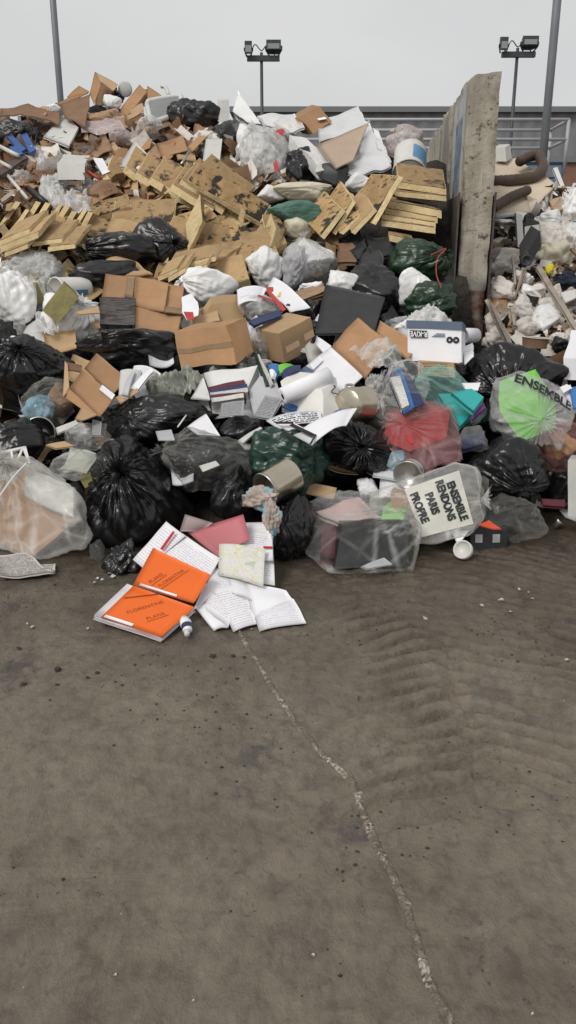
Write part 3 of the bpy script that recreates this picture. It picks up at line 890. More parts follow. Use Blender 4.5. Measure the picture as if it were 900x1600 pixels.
# gritty mortar seam running across the yard
m = bpy.data.materials.new('gritty_mortar'); m.use_nodes = True
N, L = nodes_of(m); p = N['Principled BSDF']; p.inputs['Roughness'].default_value = .85
geo = N.new('ShaderNodeNewGeometry')
vo = N.new('ShaderNodeTexVoronoi'); vo.inputs['Scale'].default_value = 140; L.new(geo.outputs['Position'], vo.inputs['Vector'])
sh = N.new('ShaderNodeSeparateColor'); L.new(vo.outputs['Color'], sh.inputs['Color'])
c0 = ramp_(sh.outputs['Red'], [(.05, (.08, .065, .05)), (.35, (.19, .158, .12)), (.7, (.33, .285, .23)), (.95, (.46, .42, .36))])
c1 = mix_(ramp_(nz_(9, 7, .7), [(.44, (0, 0, 0)), (.56, (.9, .9, .9))]), c0, (.13, .108, .08))
c2 = mix_(ramp_(nz_(1.7, 2, .5), [(.62, (0, 0, 0)), (.68, (.5, .5, .5))]), c1, (.45, .16, .13))
L.new(c2, p.inputs['Base Color'])
bp = N.new('ShaderNodeBump'); bp.inputs['Strength'].default_value = .8; bp.inputs['Distance'].default_value = .006
L.new(vo.outputs['Distance'], bp.inputs['Height']); L.new(bp.outputs['Normal'], p.inputs['Normal'])
MATS['gritty_mortar'] = m
seam = [(372, 984, 5), (388, 1012, 6), (410, 1048, 6.5), (430, 1082, 7), (450, 1110, 7.5), (470, 1140, 7.5), (500, 1175, 8), (528, 1200, 8), (548, 1218, 9), (562, 1252, 10), (574, 1285, 10.5),
        (590, 1322, 10.5), (612, 1362, 10), (628, 1400, 11), (643, 1438, 10), (655, 1478, 9), (662, 1512, 11), (674, 1545, 12), (692, 1578, 13), (706, 1604, 13), (730, 1650, 13)]
sp = np.array(seam, float); tt = np.linspace(0, len(sp) - 1, 420)
sx_ = np.interp(tt, range(len(sp)), sp[:, 0]); sy_ = np.interp(tt, range(len(sp)), sp[:, 1]); sw_ = np.interp(tt, range(len(sp)), sp[:, 2])
C = np.array([GP(a, b) for a, b in zip(sx_, sy_)]); W_ = sw_ * np.array([np.linalg.norm(c - CAM) for c in C]) / FPX * .72
tan = np.gradient(C, axis=0); tan /= np.linalg.norm(tan, axis=1)[:, None]; nn = np.stack([-tan[:, 1], tan[:, 0], 0 * tan[:, 0]], -1)
k = 9; rows = []
for j in range(k):
    f = j / (k - 1) * 2 - 1
    jag = 1 + .45 * perlin(np.stack([tt * 1.1, 0 * tt + (5 if f > 0 else 0), 0 * tt], -1), 31) + .3 * perlin(np.stack([tt * 3.3, 0 * tt + (5 if f > 0 else 0), 0 * tt], -1), 33)
    rows.append(C + nn * (f * W_ * jag)[:, None])
V = np.stack(rows, 1).reshape(-1, 3)
f = np.tile(np.abs(np.linspace(-1, 1, k)), len(C))
V[:, 2] = ground_z(V[:, 0], V[:, 1]) + .0055 - .008 * f ** 3 + .003 * perlin(V * 60, 35)
tag(build('ground_seam', V, gridquads(len(C), k), 'gritty_mortar', smooth=True), 'pale gritty mortar seam running across the muddy yard', 'seam', kind='structure')

# ------------------------------------------------------------------ concrete dividing wall
WY0 = 7.4
WA = PY(735, 112, WY0); WB = PY(784, 108, WY0)
wdir = np.array((math.sin(math.radians(5.67)), math.cos(math.radians(5.67)), 0)); wper = np.array((wdir[1], -wdir[0], 0))
w0 = np.array((WA[0], WY0, 0)); WT = (WB[0] - WA[0]); WTOP = WA[2]
wall = thing('concrete_wall', w0 + wper * WT / 2, 'weathered thick concrete dividing wall with faded blue spray paint', 'wall')
edges_y = [0, 1.55, 2.75, 4.1, 5.4, 6.6]
for i in range(5):
    rs_ = np.random.RandomState(40 + i)
    y0_, y1_ = edges_y[i] + .012, edges_y[i + 1] - .012
    top = WTOP - (.0 if i == 0 else rs_.uniform(-.02, .06))
    off = rs_.uniform(-.012, .012) if i else 0
    # slab as a closed grid, chipped along its arrises
    nx, ny, nz3 = 9, 24 if i == 0 else 12, 60
    O = w0 + wdir * y0_ + wper * off
    a, b, c = wper * WT, wdir * (y1_ - y0_), np.array((0, 0, top))
    prt = []
    for p_, q_, r_, n1_, n2_ in ((a, c, b, 14, 80), (b, c, a, 24, 80), (a, b, c, 14, 24)):
        prt.append(patch(O, O + p_, O + p_ + q_, O + q_, n1_, n2_)); prt.append(patch(O + r_, O + r_ + p_, O + r_ + p_ + q_, O + r_ + q_, n1_, n2_))
    V, F = join(prt)
    loc_u = (V - O) @ wper / WT; loc_v = (V - O) @ wdir / (y1_ - y0_); loc_w = V[:, 2] / top
    ctr = O + (a + b) / 2
    # rounded, broken edges
    ex = np.minimum(loc_u, 1 - loc_u) * WT; ey = np.minimum(loc_v, 1 - loc_v) * (y1_ - y0_); ez = np.minimum(1 - loc_w, 1) * top
    near2 = np.sort(np.stack([ex, ey, ez], -1), 1)[:, 1]
    chip = np.clip(1 - near2 / .045, 0, 1) * np.clip(.35 + 1.3 * fbm(V * 4.5, 60 + i, 3), 0, 1.6) * .035
    inward = np.stack([(ctr - V)[:, 0], (ctr - V)[:, 1], -.6 * np.clip(loc_w - .9, 0, .1) * 10], -1); inward /= np.linalg.norm(inward, axis=1)[:, None] + 1e-6
    V = V + inward * chip[:, None] + vnoise(V, 3, .006, 70 + i)
    V[:, 2] -= np.clip((loc_w - .9) / .1, 0, 1) * np.clip(.05 * fbm(V * 2.2, 81 + i, 3) + (.025 * (1 - loc_u) ** 3 if i == 0 else 0), -.02, .2)
    build('wall_panel', V, F, 'painted_concrete' if i == 0 else 'wall_concrete', wall, smooth=True)
# rusty steel plating round the lower part of the near panel
st = 1.93
V, F = hexa(w0 + wdir * .02 - wper * .022, -wper * .012, wdir * 1.5, np.array((0, 0, st)), 12, .004, 4, 3)
build('steel_plate', V, F, 'rust_steel', wall)
V, F = hexa(w0 + wper * (WT + .012), wper * .012, wdir * 1.5, np.array((0, 0, st)), 12, .004, 4, 4)
build('steel_plate', V, F, 'rust_steel', wall)
for q in (-.036, WT + .012):
    V, F = hexa(w0 + wper * q - wdir * .03, wper * .012, wdir * .06, np.array((0, 0, st + .02)), 6, .002, 4, 5)
    build('steel_flange', V, F, 'rust_steel', wall)
# ------------------------------------------------------------------ far background: hall, railing, masts, poles
def bxm(x0, y0_, z0, x1, y1_, z1_): return hexa((x0, y0_, z0), (x1 - x0, 0, 0), (0, y1_ - y0_, 0), (0, 0, z1_ - z0), 2, 0)
hall_y = 60.0
zt = PY(600, 177, hall_y)[2]; zb = PY(600, 245, hall_y)[2]
hall = thing('industrial_hall', (10, hall_y, 0), 'long grey industrial hall with ribbed cladding beyond the heap', 'building')
xs_ = np.arange(-3.6, 75, .25); prof = np.where(np.arange(len(xs_)) % 4 < 2, 0, .1)
V = np.concatenate([np.stack([xs_, hall_y - prof, 0 * xs_ + zb], -1), np.stack([xs_, hall_y - prof, 0 * xs_ + zt], -1)])
n_ = len(xs_)
V = np.concatenate([V, V + np.array((0, 30, 0))])
F = np.concatenate([gridquads(2, n_), gridquads(2, n_) + 2 * n_])
build('cladding', V, F, 'cladding', hall)
V, F = bxm(-3.8, hall_y - .5, zt + .02, 75, hall_y + 30.3, zt + .35); build('roof_edge', V, F, 'roof_trim', hall)
V, F = bxm(-3.8, hall_y - .3, zb - .35, 75, hall_y - .14, zb - .02); build('flashing', V, F, 'roof_trim', hall)
xm = PY(880, 260, hall_y)[0]
V, F = bxm(-3.5, hall_y + .05, 0, xm, hall_y + 29, zb - .03); build('blue_wall', V, F, 'dull_blue', hall)
V, F = bxm(xm + .02, hall_y - .1, 0, 75, hall_y + 29, zb - .03); build('brick_wall', V, F, 'brick_red', hall)
V, F = bxm(xm + 1.2, hall_y - .2, zb - 1.6, xm + 3.4, hall_y - .12, zb - .5); build('window', V, F, 'dark_metal', hall)

ry, rf = 25.0, 27.35
rail = thing('guard_railing', PY(700, 187, ry) * np.array((1, 1, 0)), 'pale grey tubular guard railing on a ramp before the hall', 'railing')
zr = [PY(600, q, ry)[2] for q in (187, 218)]
xl = PY(420, 187, ry)[0]; xr = PY(889, 187, ry)[0]; xfr = PY(861, 203, rf)[0]
for z in zr:
    for pts in ([(xl, ry, z), (xr, ry, z)], [(xr, ry, z), (xfr, rf, z)], [(xfr, rf, z), (xl, rf, z)]):
        V, F = tube(pts, .045, 8, 1); build('rail', V, F, 'rail_paint', rail)
zd = PY(600, 240, ry)[2] - .3
V, F = bxm(xl, ry + .06, zd - .3, xr - .05, rf + .4, zd); build('ramp_deck', V, F, 'galvanised', rail)
for k in range(4):
    for yy, xe in ((ry, xr), (rf, xfr)):
        x = xl + (xe - xl) * k / 3
        V, F = tube([(x, yy + .001, zd - .2), (x, yy + .001, zr[0])], .05, 8, 1); build('post', V, F, 'rail_paint', rail)
for x, yy in ((xl + 1, ry + 1.2), (xr - 1.2, ry + 1.2), ((xl + xr) / 2, ry + 1.2)):
    V, F = bxm(x - .2, yy - .2, 0, x + .2, yy + .2, zd - .3); build('support_leg', V, F, 'galvanised', rail)

def mast(label, pxt, pyt, pxb, bar, lamps, Y=42.0):
    tp = PY(pxt, pyt, Y); x = tp[0]
    r = thing('floodlight_mast', (x, Y, 0), label, 'floodlight', 'floodlight masts beyond the heap')
    V, F = tube([(x, Y, 0), (x, Y, tp[2])], .085, 10, 1, (1.3, .8)); build('mast_pole', V, F, 'dark_metal', r)
    b0, b1 = PY(bar[0], bar[2], Y), PY(bar[1], bar[2], Y)
    V, F = bxm(b0[0], Y - .12, b0[2] - .12, b1[0], Y + .12, b0[2] + .1); build('crossbar', V, F, 'dark_metal', r)
    for (cx, cy, w, h, tilt) in lamps:
        c = PY(cx, cy, Y - .3); s = np.linalg.norm(c - CAM) / FPX; w_, h_ = w * s / 2, h * s / 2
        # tapered housing, visor and glass
        d_ = .55
        Vh = []
        for (yy, k) in ((-.05, 1.0), (.2, .96), (d_, .55)):
            for sxn, szn in ((-1, -1), (1, -1), (1, 1), (-1, 1)): Vh.append((c[0] + sxn * w_ * k, c[1] + yy, c[2] + szn * h_ * k + yy * tilt))
        Fh = [(0, 1, 5, 4), (1, 2, 6, 5), (2, 3, 7, 6), (3, 0, 4, 7), (4, 5, 9, 8), (5, 6, 10, 9), (6, 7, 11, 10), (7, 4, 8, 11), (8, 9, 10, 11), (3, 2, 1, 0)]
        hd = build('lamp_head', np.array(Vh), Fh, 'dark_metal', r)
        V, F = hexa((c[0] - w_ * .8, c[1] - .075, c[2] - h_ * .75), (w_ * 1.6, 0, 0), (0, .02, 0), (0, 0, h_ * 1.05), 2, 0); build('lamp_glass', V, F, 'lamp_glass', hd)
        for sg in (-1, 1):
            V, F = tube([(c[0] + sg * w_ * 1.08, c[1] + .1, c[2]), (c[0] + sg * w_ * 1.08, c[1] + .15, b0[2] + .3), (c[0] + sg * w_ * .5, Y, b0[2] + .05)], .035, 6, 2)
            build('bracket', V, F, 'dark_metal', r)
    V, F = tube([(x - .5, Y, b0[2] + .1), (x - .3, Y, b0[2] + .55), (x, Y, b0[2] + .3), (x + .25, Y, b0[2] + .5), (x + .6, Y, b0[2] + .12)], .025, 6, 5); build('cable', V, F, 'dark_metal', r)
mast('slim floodlight mast rising behind the foil sheets at the crest', 408.5, 82, 408, (386, 437, 91), [(388, 74, 10, 16, .2), (427.5, 70.5, 20, 12, -.3)])
mast('slim floodlight mast standing behind the concrete wall', 809, 75, 800, (784, 836, 85), [(788, 68, 10, 16, .2), (829, 64, 21, 11, -.3)])

def pole(label, px, Y, r, lean):
    a = PY(px, 250, Y); x = a[0]
    o = thing('steel_pole', (x, Y, 0), label, 'pole')
    V, F = tube([(x - lean * a[2], Y, 0), (x + lean * 6, Y, a[2] + 6)], r, 14, 1); build('pole_shaft', V, F, 'galvanised', o)
    V, F = lathe((x - lean * a[2], Y, 0), (x - lean * a[2], Y, .04), [(0, .001), (0, .22), (1, .22), (1, r)], 12); build('base_plate', V, F, 'galvanised', o)
pole('tall grey steel pole rising behind the brown cartons of the crest', 102, 16, .054, .000)
pole('tall grey steel pole standing behind the coiled brown hose', 848, 13, .058, .002)

# ------------------------------------------------------------------ heap core
PXC = 400
prof_y = MYY[::-1]; prof_z = np.array([PY(PXC, a, b)[2] for a, b in zip(MPY, MYY)])[::-1]
rp_y = RYY[::-1]; rp_z = np.array([PY(820, a, b)[2] for a, b in zip(RPY, RYY)])[::-1]
def heap_z(X, Y):
    zm = np.interp(Y, np.concatenate([[3.5], prof_y, [11.5, 13.5, 15]]), np.concatenate([[-.3], prof_z, [3.2, 1.5, -.4]]))
    zr_ = np.interp(Y, np.concatenate([[4.6], rp_y, [12.5, 15]]), np.concatenate([[-.1], rp_z, [2.2, -.3]]))
    k = np.clip((X - 1.25 - .02 * (Y - 7)) / .3, 0, 1)
    k2 = np.clip((X - (WA[0] + .12 + (Y - WY0) * .1)) / .04, 0, 1)
    kk = np.where(Y > 7.3, k2, k)
    z = zm * (1 - kk) + np.minimum(zr_, zm) * kk
    crest = np.interp(X, [-4.2, -3.2, -2.0, -1.0, 0, .8, 1.4, 3], [3.05, 3.15, 3.3, 3.0, 2.75, 2.75, 2.6, 2.4])
    return np.minimum(z, crest)
hx = np.linspace(-7, 6, 190); hy = np.linspace(4.1, 15, 170)
HX, HY = np.meshgrid(hx, hy, indexing='ij'); P = np.stack([HX.ravel(), HY.ravel(), 0 * HX.ravel()], -1)
fade = np.clip((P[:, 1] - 4.0) / 1.2, .2, 1)
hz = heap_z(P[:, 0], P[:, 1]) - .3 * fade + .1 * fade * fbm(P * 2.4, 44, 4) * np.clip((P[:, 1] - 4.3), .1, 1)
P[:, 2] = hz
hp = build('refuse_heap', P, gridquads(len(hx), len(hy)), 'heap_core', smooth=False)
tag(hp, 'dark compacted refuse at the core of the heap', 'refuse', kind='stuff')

def scatter(name, label, cat, mat, n, region, size, seed, aspect=(.4, 1), lift=(-.05, .1), curl=.4):
    """loose scraps nobody could count, lying on the heap"""
    rs = np.random.RandomState(seed)
    Vs, Fs, o = [], [], 0
    g = np.array([(i, j) for i in (-1, 0, 1) for j in (-1, 0, 1)], float)
    q = gridquads(3, 3)
    for _ in range(n):
        x0_, ya, xb, yb = region[rs.randint(len(region))]
        px, py = rs.uniform(x0_, xb), rs.uniform(ya, yb)
        c = pt(px, py, rs.uniform(.05, .22)) + np.array((0, 0, rs.uniform(*lift)))
        w = rs.uniform(*size) * .5; h = w * rs.uniform(*aspect)
        A = rs.normal(size=(3, 3)); A[2] = A[2] * .6 + np.array((0, -.5, .7)); A, _ = np.linalg.qr(A[[2, 0, 1]].T)
        nn_, e1, e2 = A[:, 0], A[:, 1], A[:, 2]
        gg = g + rs.uniform(-.25, .25, g.shape)
        zc = curl * w * (g[:, 0] ** 2 * rs.uniform(-1, 1) + g[:, 1] ** 2 * rs.uniform(-.6, .6) + rs.uniform(-.3, .3, 9))
        Vv = c + gg[:, :1] * w * e1 + gg[:, 1:] * h * e2 + zc[:, None] * nn_
        Vs += [Vv, Vv - nn_ * .003]; Fs += [q + o, q[:, ::-1] + o + 9]; o += 18
    ob = build(name, np.concatenate(Vs), np.concatenate(Fs), mat)
    return tag(ob, label, cat, kind='stuff')

# crumbs of mud on the yard
rsm = np.random.RandomState(3)
octv = np.array([(1, 0, 0), (-1, 0, 0), (0, 1, 0), (0, -1, 0), (0, 0, 1), (0, 0, -1)], float)
octf = np.array([(0, 2, 4), (2, 1, 4), (1, 3, 4), (3, 0, 4), (2, 0, 5), (1, 2, 5), (3, 1, 5), (0, 3, 5)])
n_ = 9000
cx = rsm.uniform(-1.9, 1.9, n_); cy = rsm.uniform(1.2, 4.8, n_) 
keep = fbm(np.stack([cx * 1.6, cy * 1.6, 0 * cx], -1), 51, 3) > .16
cx, cy = cx[keep], cy[keep]; cz = ground_z(cx, cy)
rr_ = .0016 + .0055 * rsm.uniform(0, 1, len(cx)) ** 4
jit = rsm.uniform(.5, 1.3, (len(cx), 6, 1))
V = np.stack([cx, cy, cz + rr_ * .3], -1)[:, None, :] + octv[None] * jit * rr_[:, None, None] * np.array((1, 1, .7))
F = (octf[None] + 6 * np.arange(len(cx))[:, None, None]).reshape(-1, 3)
tag(build('mud_crumbs', V.reshape(-1, 3), F, 'mud_clod'), 'fine dark crumbs of mud scattered over the yard', 'mud', kind='stuff')
#==PART3==
# ------------------------------------------------------------------ loose scraps (uncountable)
RD = [(768, 300, 900, 545)]
scatter('debris_scraps', 'dirty brown scraps strewn through the rubble beyond the wall', 'scraps', 'kraft', 260, RD, (.04, .16), 1)
scatter('debris_scraps', 'dirty white plastic scraps strewn through the rubble beyond the wall', 'scraps', 'dirty_sack', 520, RD, (.04, .2), 2)
scatter('debris_scraps', 'dark scraps strewn through the rubble beyond the wall', 'scraps', 'heap_core', 300, RD, (.05, .2), 3)
UL = [(0, 190, 300, 330), (0, 230, 200, 330)]
scatter('cardboard_scraps', 'torn brown cardboard scraps filling gaps near the crest', 'scraps', 'dark_cardboard', 420, UL + [(300, 215, 470, 300)], (.05, .2), 4)
scatter('cardboard_scraps', 'tan cardboard scraps filling gaps near the crest', 'scraps', 'cardboard', 260, UL, (.05, .18), 5)
scatter('plastic_scraps', 'whitish plastic scraps filling gaps near the crest', 'scraps', 'dirty_sack', 200, UL + [(300, 215, 470, 300)], (.06, .22), 6)
scatter('facing_scraps', 'torn brown facing and foam crumbs between the insulation panels', 'scraps', 'facing', 300, [(0, 300, 560, 440)], (.05, .18), 7)
scatter('foam_scraps', 'broken yellow foam pieces between the insulation panels', 'scraps', 'foam', 110, [(0, 310, 520, 430)], (.04, .22), 8, curl=.1)
MIDR = [(0, 430, 690, 700), (690, 600, 800, 700)]
scatter('film_scraps', 'black film filling gaps between the bags', 'scraps', 'black_bag', 420, MIDR + [(0, 700, 800, 790)], (.1, .4), 9, lift=(-.12, 0))
scatter('paper_scraps', 'white and grey paper scraps between the bags', 'scraps', 'grey_paper', 160, [(230, 430, 680, 700), (30, 620, 180, 740)], (.05, .2), 10, lift=(-.08, .02), curl=.15)

OUT = [(-330, 175, -5, 760), (-330, 175, -5, 420), (905, 300, 1250, 700)]
for k_, (mt, nm) in enumerate((('dark_cardboard', 'brown cardboard'), ('dirty_sack', 'whitish plastic'), ('black_bag', 'black film'), ('light_cardboard', 'tan cardboard'))):
    scatter('flank_scraps', nm + ' scraps covering the flanks of the heap', 'scraps', mt, 420, OUT, (.08, .42), 90 + k_, lift=(-.1, .04))
# ------------------------------------------------------------------ crest: cartons and boards (upper left)
def P4(name, label, cat, mat, q, **k): return panel(label, q, mat, name=name, cat=cat, **k)
P4('cardboard_sheet', 'long curved dark cardboard sheet lying along the crest', 'cardboard', 'dark_cardboard', [z1(0, 268), z1(280, 285), z1(275, 350, .1), z1(0, 305, .1)], bend=.05, th=.008, seed=3, amp=.02, dy=-.45)
P4('cardboard_sheet', 'dark brown carton side slumped beside the grey board', 'cardboard', 'dark_cardboard', [z1(285, 250), z1(422, 205), z1(398, 352), z1(300, 305)], th=.01, seed=4, amp=.015, dy=-.45)
P4('cardboard_flap', 'tan cardboard flap folded up behind the dark carton side', 'cardboard', 'cardboard', [z1(315, 215), z1(370, 160), z1(418, 188), z1(345, 228)], th=.008, seed=5, dy=-.1)
P4('cardboard_sheet', 'brown cardboard strip lying under the tan folded flap', 'cardboard', 'cardboard', [z1(258, 245), z1(330, 215), z1(415, 195), z1(300, 252)], th=.008, seed=6, dy=-.3)
P4('cardboard_sheet', 'small tan cardboard piece on the long curved sheet', 'cardboard', 'light_cardboard', [z1(145, 285), z1(200, 255), z1(230, 258), z1(215, 300)], th=.008, seed=8, dy=-.55)
bag('white crumpled bag tucked behind the slumped carton side', *z1(215, 248), *z1(290, 300), mat='white_bag', knot=None, seed=3, name='plastic_bag', dy=-.1)

def open_carton(label, faces, mats=None, seed=0, dy=0.0, name='cardboard_box', group=None):
    """burst carton: each wall or flap is its own thick board; corners are (px, py, dy)"""
    first = [pt(q[0], q[1], dy + (q[2] if len(q) > 2 else 0)) for f in faces for q in f[1]]
    a = np.array(first); r = thing(name, np.array((a[:, 0].mean(), a[:, 1].mean(), a[:, 2].min())), label, 'box', group)
    for i, (nm, q, *mt) in enumerate(faces):
        P = [pt(c[0], c[1], dy + (c[2] if len(c) > 2 else 0)) for c in q]
        V, F, u = sheet(P, .006, 7, 0, .008, 5, seed + i)
        build(nm, V, F, mt[0] if mt else 'cardboard', r, uv=u)
    return r
open_carton('tall burst cardboard box standing open at the top of the crest',
    [('side_panel', [z1(445, 95), z1(420, 200), z1(440, 248), z1(472, 155)]), ('flap', [z1(445, 95), z1(552, 155), z1(532, 188), z1(462, 135)], 'light_cardboard'),
     ('back_panel', [z1(450, 130, .25), z1(535, 180, .25), z1(540, 260, .25), z1(445, 250, .25)], 'dark_cardboard'), ('side_panel', [z1(535, 182, 0), z1(548, 170, .3), z1(550, 260, .3), z1(480, 250, 0)], 'dark_cardboard')], seed=11, dy=-.05)
V, F = lathe(pt(*z1(585, 178)), pt(*z1(585, 178)) + np.array((.004, .018, .004)), [(0, .001), (0, .075), (.3, .082), (1, .082), (1, .001)], 28)
tag(build('pail_lid', V, F, 'pale_board', smooth=False), 'round grey lid standing on edge between crest cartons', 'lid')
bag('white rounded bag between two burst cartons at the crest', *z1(485, 210), *z1(572, 285), mat='white_bag', knot=None, seed=5, name='plastic_bag', dy=-.15, lump=.1)
bag('black film bunched beside the tall burst carton', *z1(535, 180), *z1(585, 240), mat='black_bag', knot=None, seed=6, name='plastic_bag', dy=.1)
open_carton('brown carton with raised flaps beside the silver tray at the crest',
    [('side_panel', [z1(655, 155), z1(565, 268), z1(600, 295), z1(690, 190)]), ('flap', [z1(690, 163), z1(757, 208), z1(705, 245), z1(690, 225)]),
     ('inner_panel', [z1(660, 175, .15), z1(705, 180, .15), z1(700, 255, .15), z1(640, 260, .15)], 'dark_cardboard'),
     ('flap', [z1(578, 265, -.1), z1(670, 243, -.1), z1(676, 282, -.1), z1(597, 322, -.1)], 'light_cardboard'),
     ('front_panel', [z1(600, 322, -.05), z1(676, 290, -.05), z1(640, 380, -.05), z1(590, 360, -.05)], 'dark_cardboard')], seed=21)
# silver tray with white rim
t = thing('metal_tray', pt(*z1(770, 320)), 'silver tray with rounded white rim propped on the crest', 'tray')
P0 = [pt(*z1(688, 235), -.25), pt(*z1(848, 208), -.25), pt(*z1(845, 288), -.3), pt(*z1(712, 335), -.3)]
V, F, u = sheet(P0, .05, 10, .01, .004, 5, 2); build('tray_panel', V, F, M('dull_steel', (.3, .3, .29), .38, .15, 5, .05, 20, metal=.8), t)
c = sum(P0) / 4; rim = [c + (p - c) * 1.03 for p in P0]
def rr(P, k=.16):
    o = []
    for i in range(4):
        a, b, d = P[i - 1], P[i], P[(i + 1) % 4]
        o += [b + (a - b) * k, b + (a - b) * k * .3 + (d - b) * k * .3, b + (d - b) * k]
    return o + [o[0]]
V, F = tube(rr(rim), .028, 8, 3); build('tray_rim', V, F, 'white_paint', t, smooth=True)
V, F = tube([pt(*z1(758, 165)), pt(*z1(775, 168), -.05), pt(*z1(792, 208), -.1)], .022, 8, 3)
tag(build('plastic_rod', V, F, 'white_plastic'), 'short bent white rod above the silver tray', 'rod')
bag('white crumpled bag below the silver tray', *z1(630, 315), *z1(775, 432), mat='milky_film', knot=(.5, .2), seed=7, name='plastic_bag', dy=-.2)
P4('board', 'grey white square board leaning below the slumped carton', 'board', 'pale_board', [z1(302, 292), z1(368, 358), z1(322, 445), z1(203, 400)], th=.02, seed=6, dy=-.25, amp=.002)
P4('board', 'grey white board leaning above the fanned insulation panels', 'board', 'pale_board', [z1(632, 418), z1(728, 522), z1(690, 560), z1(555, 540)], th=.02, seed=7, dy=-.2, amp=.002)
bag('wrinkled brown kraft bundle in thin film beside the grey square board', *z1(365, 275), *z1(585, 415), mat='kraft', knot=None, seed=8, name='kraft_bundle', cat='bundle', boxy=4, wr=.1, dy=-.1)
film_sheet('thin pinkish film stretched over the kraft bundle', [z1(375, 270), z1(585, 300), z1(575, 385), z1(380, 370)], 'pink_film', .03, seed=3, dy=-.3)
bag('pinkish white knotted bag beside the kraft bundle', *z1(515, 362), *z1(605, 440), mat='pink_film', knot=(-.2, .4), seed=9, name='plastic_bag', dy=-.25)
for i, (a, b) in enumerate([((185, 405), (330, 500)), ((330, 430), (460, 500)), ((105, 520), (195, 590)), ((350, 480), (460, 560)), ((120, 560), (270, 640)), ((200, 500), (290, 570)), ((470, 470), (580, 545)), ((300, 500), (370, 550))]):
    bag('crumpled sheet of brown wrapping paper below the crest cartons', *z1(*a), *z1(*b), mat=('kraft', 'dark_cardboard', 'kraft')[i % 3], knot=None, seed=60 + i, name='wrapping_paper', cat='wrapping paper', wr=.2, lump=.45, boxy=4,
        dy=-.05 * (i % 3), group='crumpled wrapping paper below the crest')
block('grey white foam block lying among wrapping paper', z1(270, 600), z1(400, 605), z1(268, 525), z1(300, 555, .35), 'pale_board', seed=3, amp=.01, dy=-.25, name='foam_block')
bag('long white sleeve of film hanging beside the wrapping paper', *z1(172, 480), *z1(225, 600), mat='milky_film', knot=None, seed=12, name='plastic_film', cat='plastic film', dy=-.2)
film_sheet('white draped film below the white sleeve', [z1(185, 590), z1(290, 575), z1(310, 690), z1(175, 690)], 'milky_film', .06, seed=13, dy=-.2)
film_sheet('white crumpled film above the left row of insulation panels', [z1(255, 660), z1(420, 645), z1(430, 740), z1(230, 745)], 'milky_film', .06, seed=14, dy=-.2)
film_sheet('grey crumpled film behind the white crumpled film', [z1(320, 610), z1(490, 600), z1(500, 680), z1(330, 680)], 'smoky_film', .06, seed=15, dy=-.1)
bag('black bag slumped at the far end of the long curved sheet', *z1(-30, 345), *z1(225, 490), mat='charcoal_bag', knot=None, seed=16, dy=.0, wr=.12)
for i, q in enumerate([[(28, 395), (55, 388), (120, 455), (95, 470)], [(95, 392), (125, 382), (168, 460), (140, 480)], [(40, 450), (70, 440), (110, 480), (70, 490)]]):
    P4('blue_strip', 'blue plastic strip resting on the black bag by the crest', 'plastic strip', 'blue_plastic', [z1(*c) for c in q], th=.025, dy=-.35, seed=i, group='blue plastic strips')
P4('plank', 'dark weathered plank sticking out of the crest', 'plank', 'grey_wood', [z1(-10, 555), z1(118, 478), z1(132, 498), z1(-10, 590)], th=.03, dy=-.3)
def rod(label, a, b, r, mat, name='rod', cat='rod', dy=-.2, mid=None, group=None, rings=0.0):
    s = TS(*a) / FPX
    pts = [pt(*a, dy)] + ([pt(*q, dy) for q in mid] if mid else []) + [pt(*b, dy)]
    V, F = tube(pts, r * s, 10, 8 if mid else 2, rings=rings)
    return tag(build(name, V, F, mat, smooth=True), label, cat, group)
rod('thin white rod lying across the brown wrapping paper', z1(12, 555), z1(130, 692), 2.6, 'white_plastic')
rod('thin white rod behind the blue strips', z1(-5, 445), z1(85, 490), 3.0, 'white_plastic', dy=-.4)
rod('white rod end poking out below the blue strips', z1(-5, 515), z1(50, 545), 2.6, 'white_plastic', dy=-.35)
rod('black pipe end above the left row of insulation panels', z1(130, 640), z1(215, 710), 4.5, 'black_plastic', name='pipe', cat='pipe')
rod('curled black cable beside the blue strips', z1(205, 345), z1(165, 480), 1.0, 'black_plastic', name='cable', cat='cable', mid=[z1(170, 400)])
for i, (a, b) in enumerate([((0, 600), (90, 670)), ((60, 640), (150, 720)), ((0, 690), (60, 650)), ((420, 560), (470, 600)), ((150, 600), (200, 690)), ((10, 640), (120, 650))]):
    P4('lath', 'splintered wooden lath among the wrapping paper', 'lath', ('wood', 'grey_wood', 'pale_wood')[i % 3], [z1(*a), z1(*b), z1(b[0] + 6, b[1] + 16), z1(a[0] + 6, a[1] + 16)], th=.02, dy=-.15, group='wooden laths')
P4('leaflet', 'small glossy leaflet lying among the brown paper', 'leaflet', 'printed_page', [z1(435, 500), z1(480, 500), z1(515, 565), z1(480, 580)], th=.002, dy=-.25)
rod('thin red rod lying beside the leaflet', z1(390, 550), z1(470, 600), 2.0, 'red_card', dy=-.25)

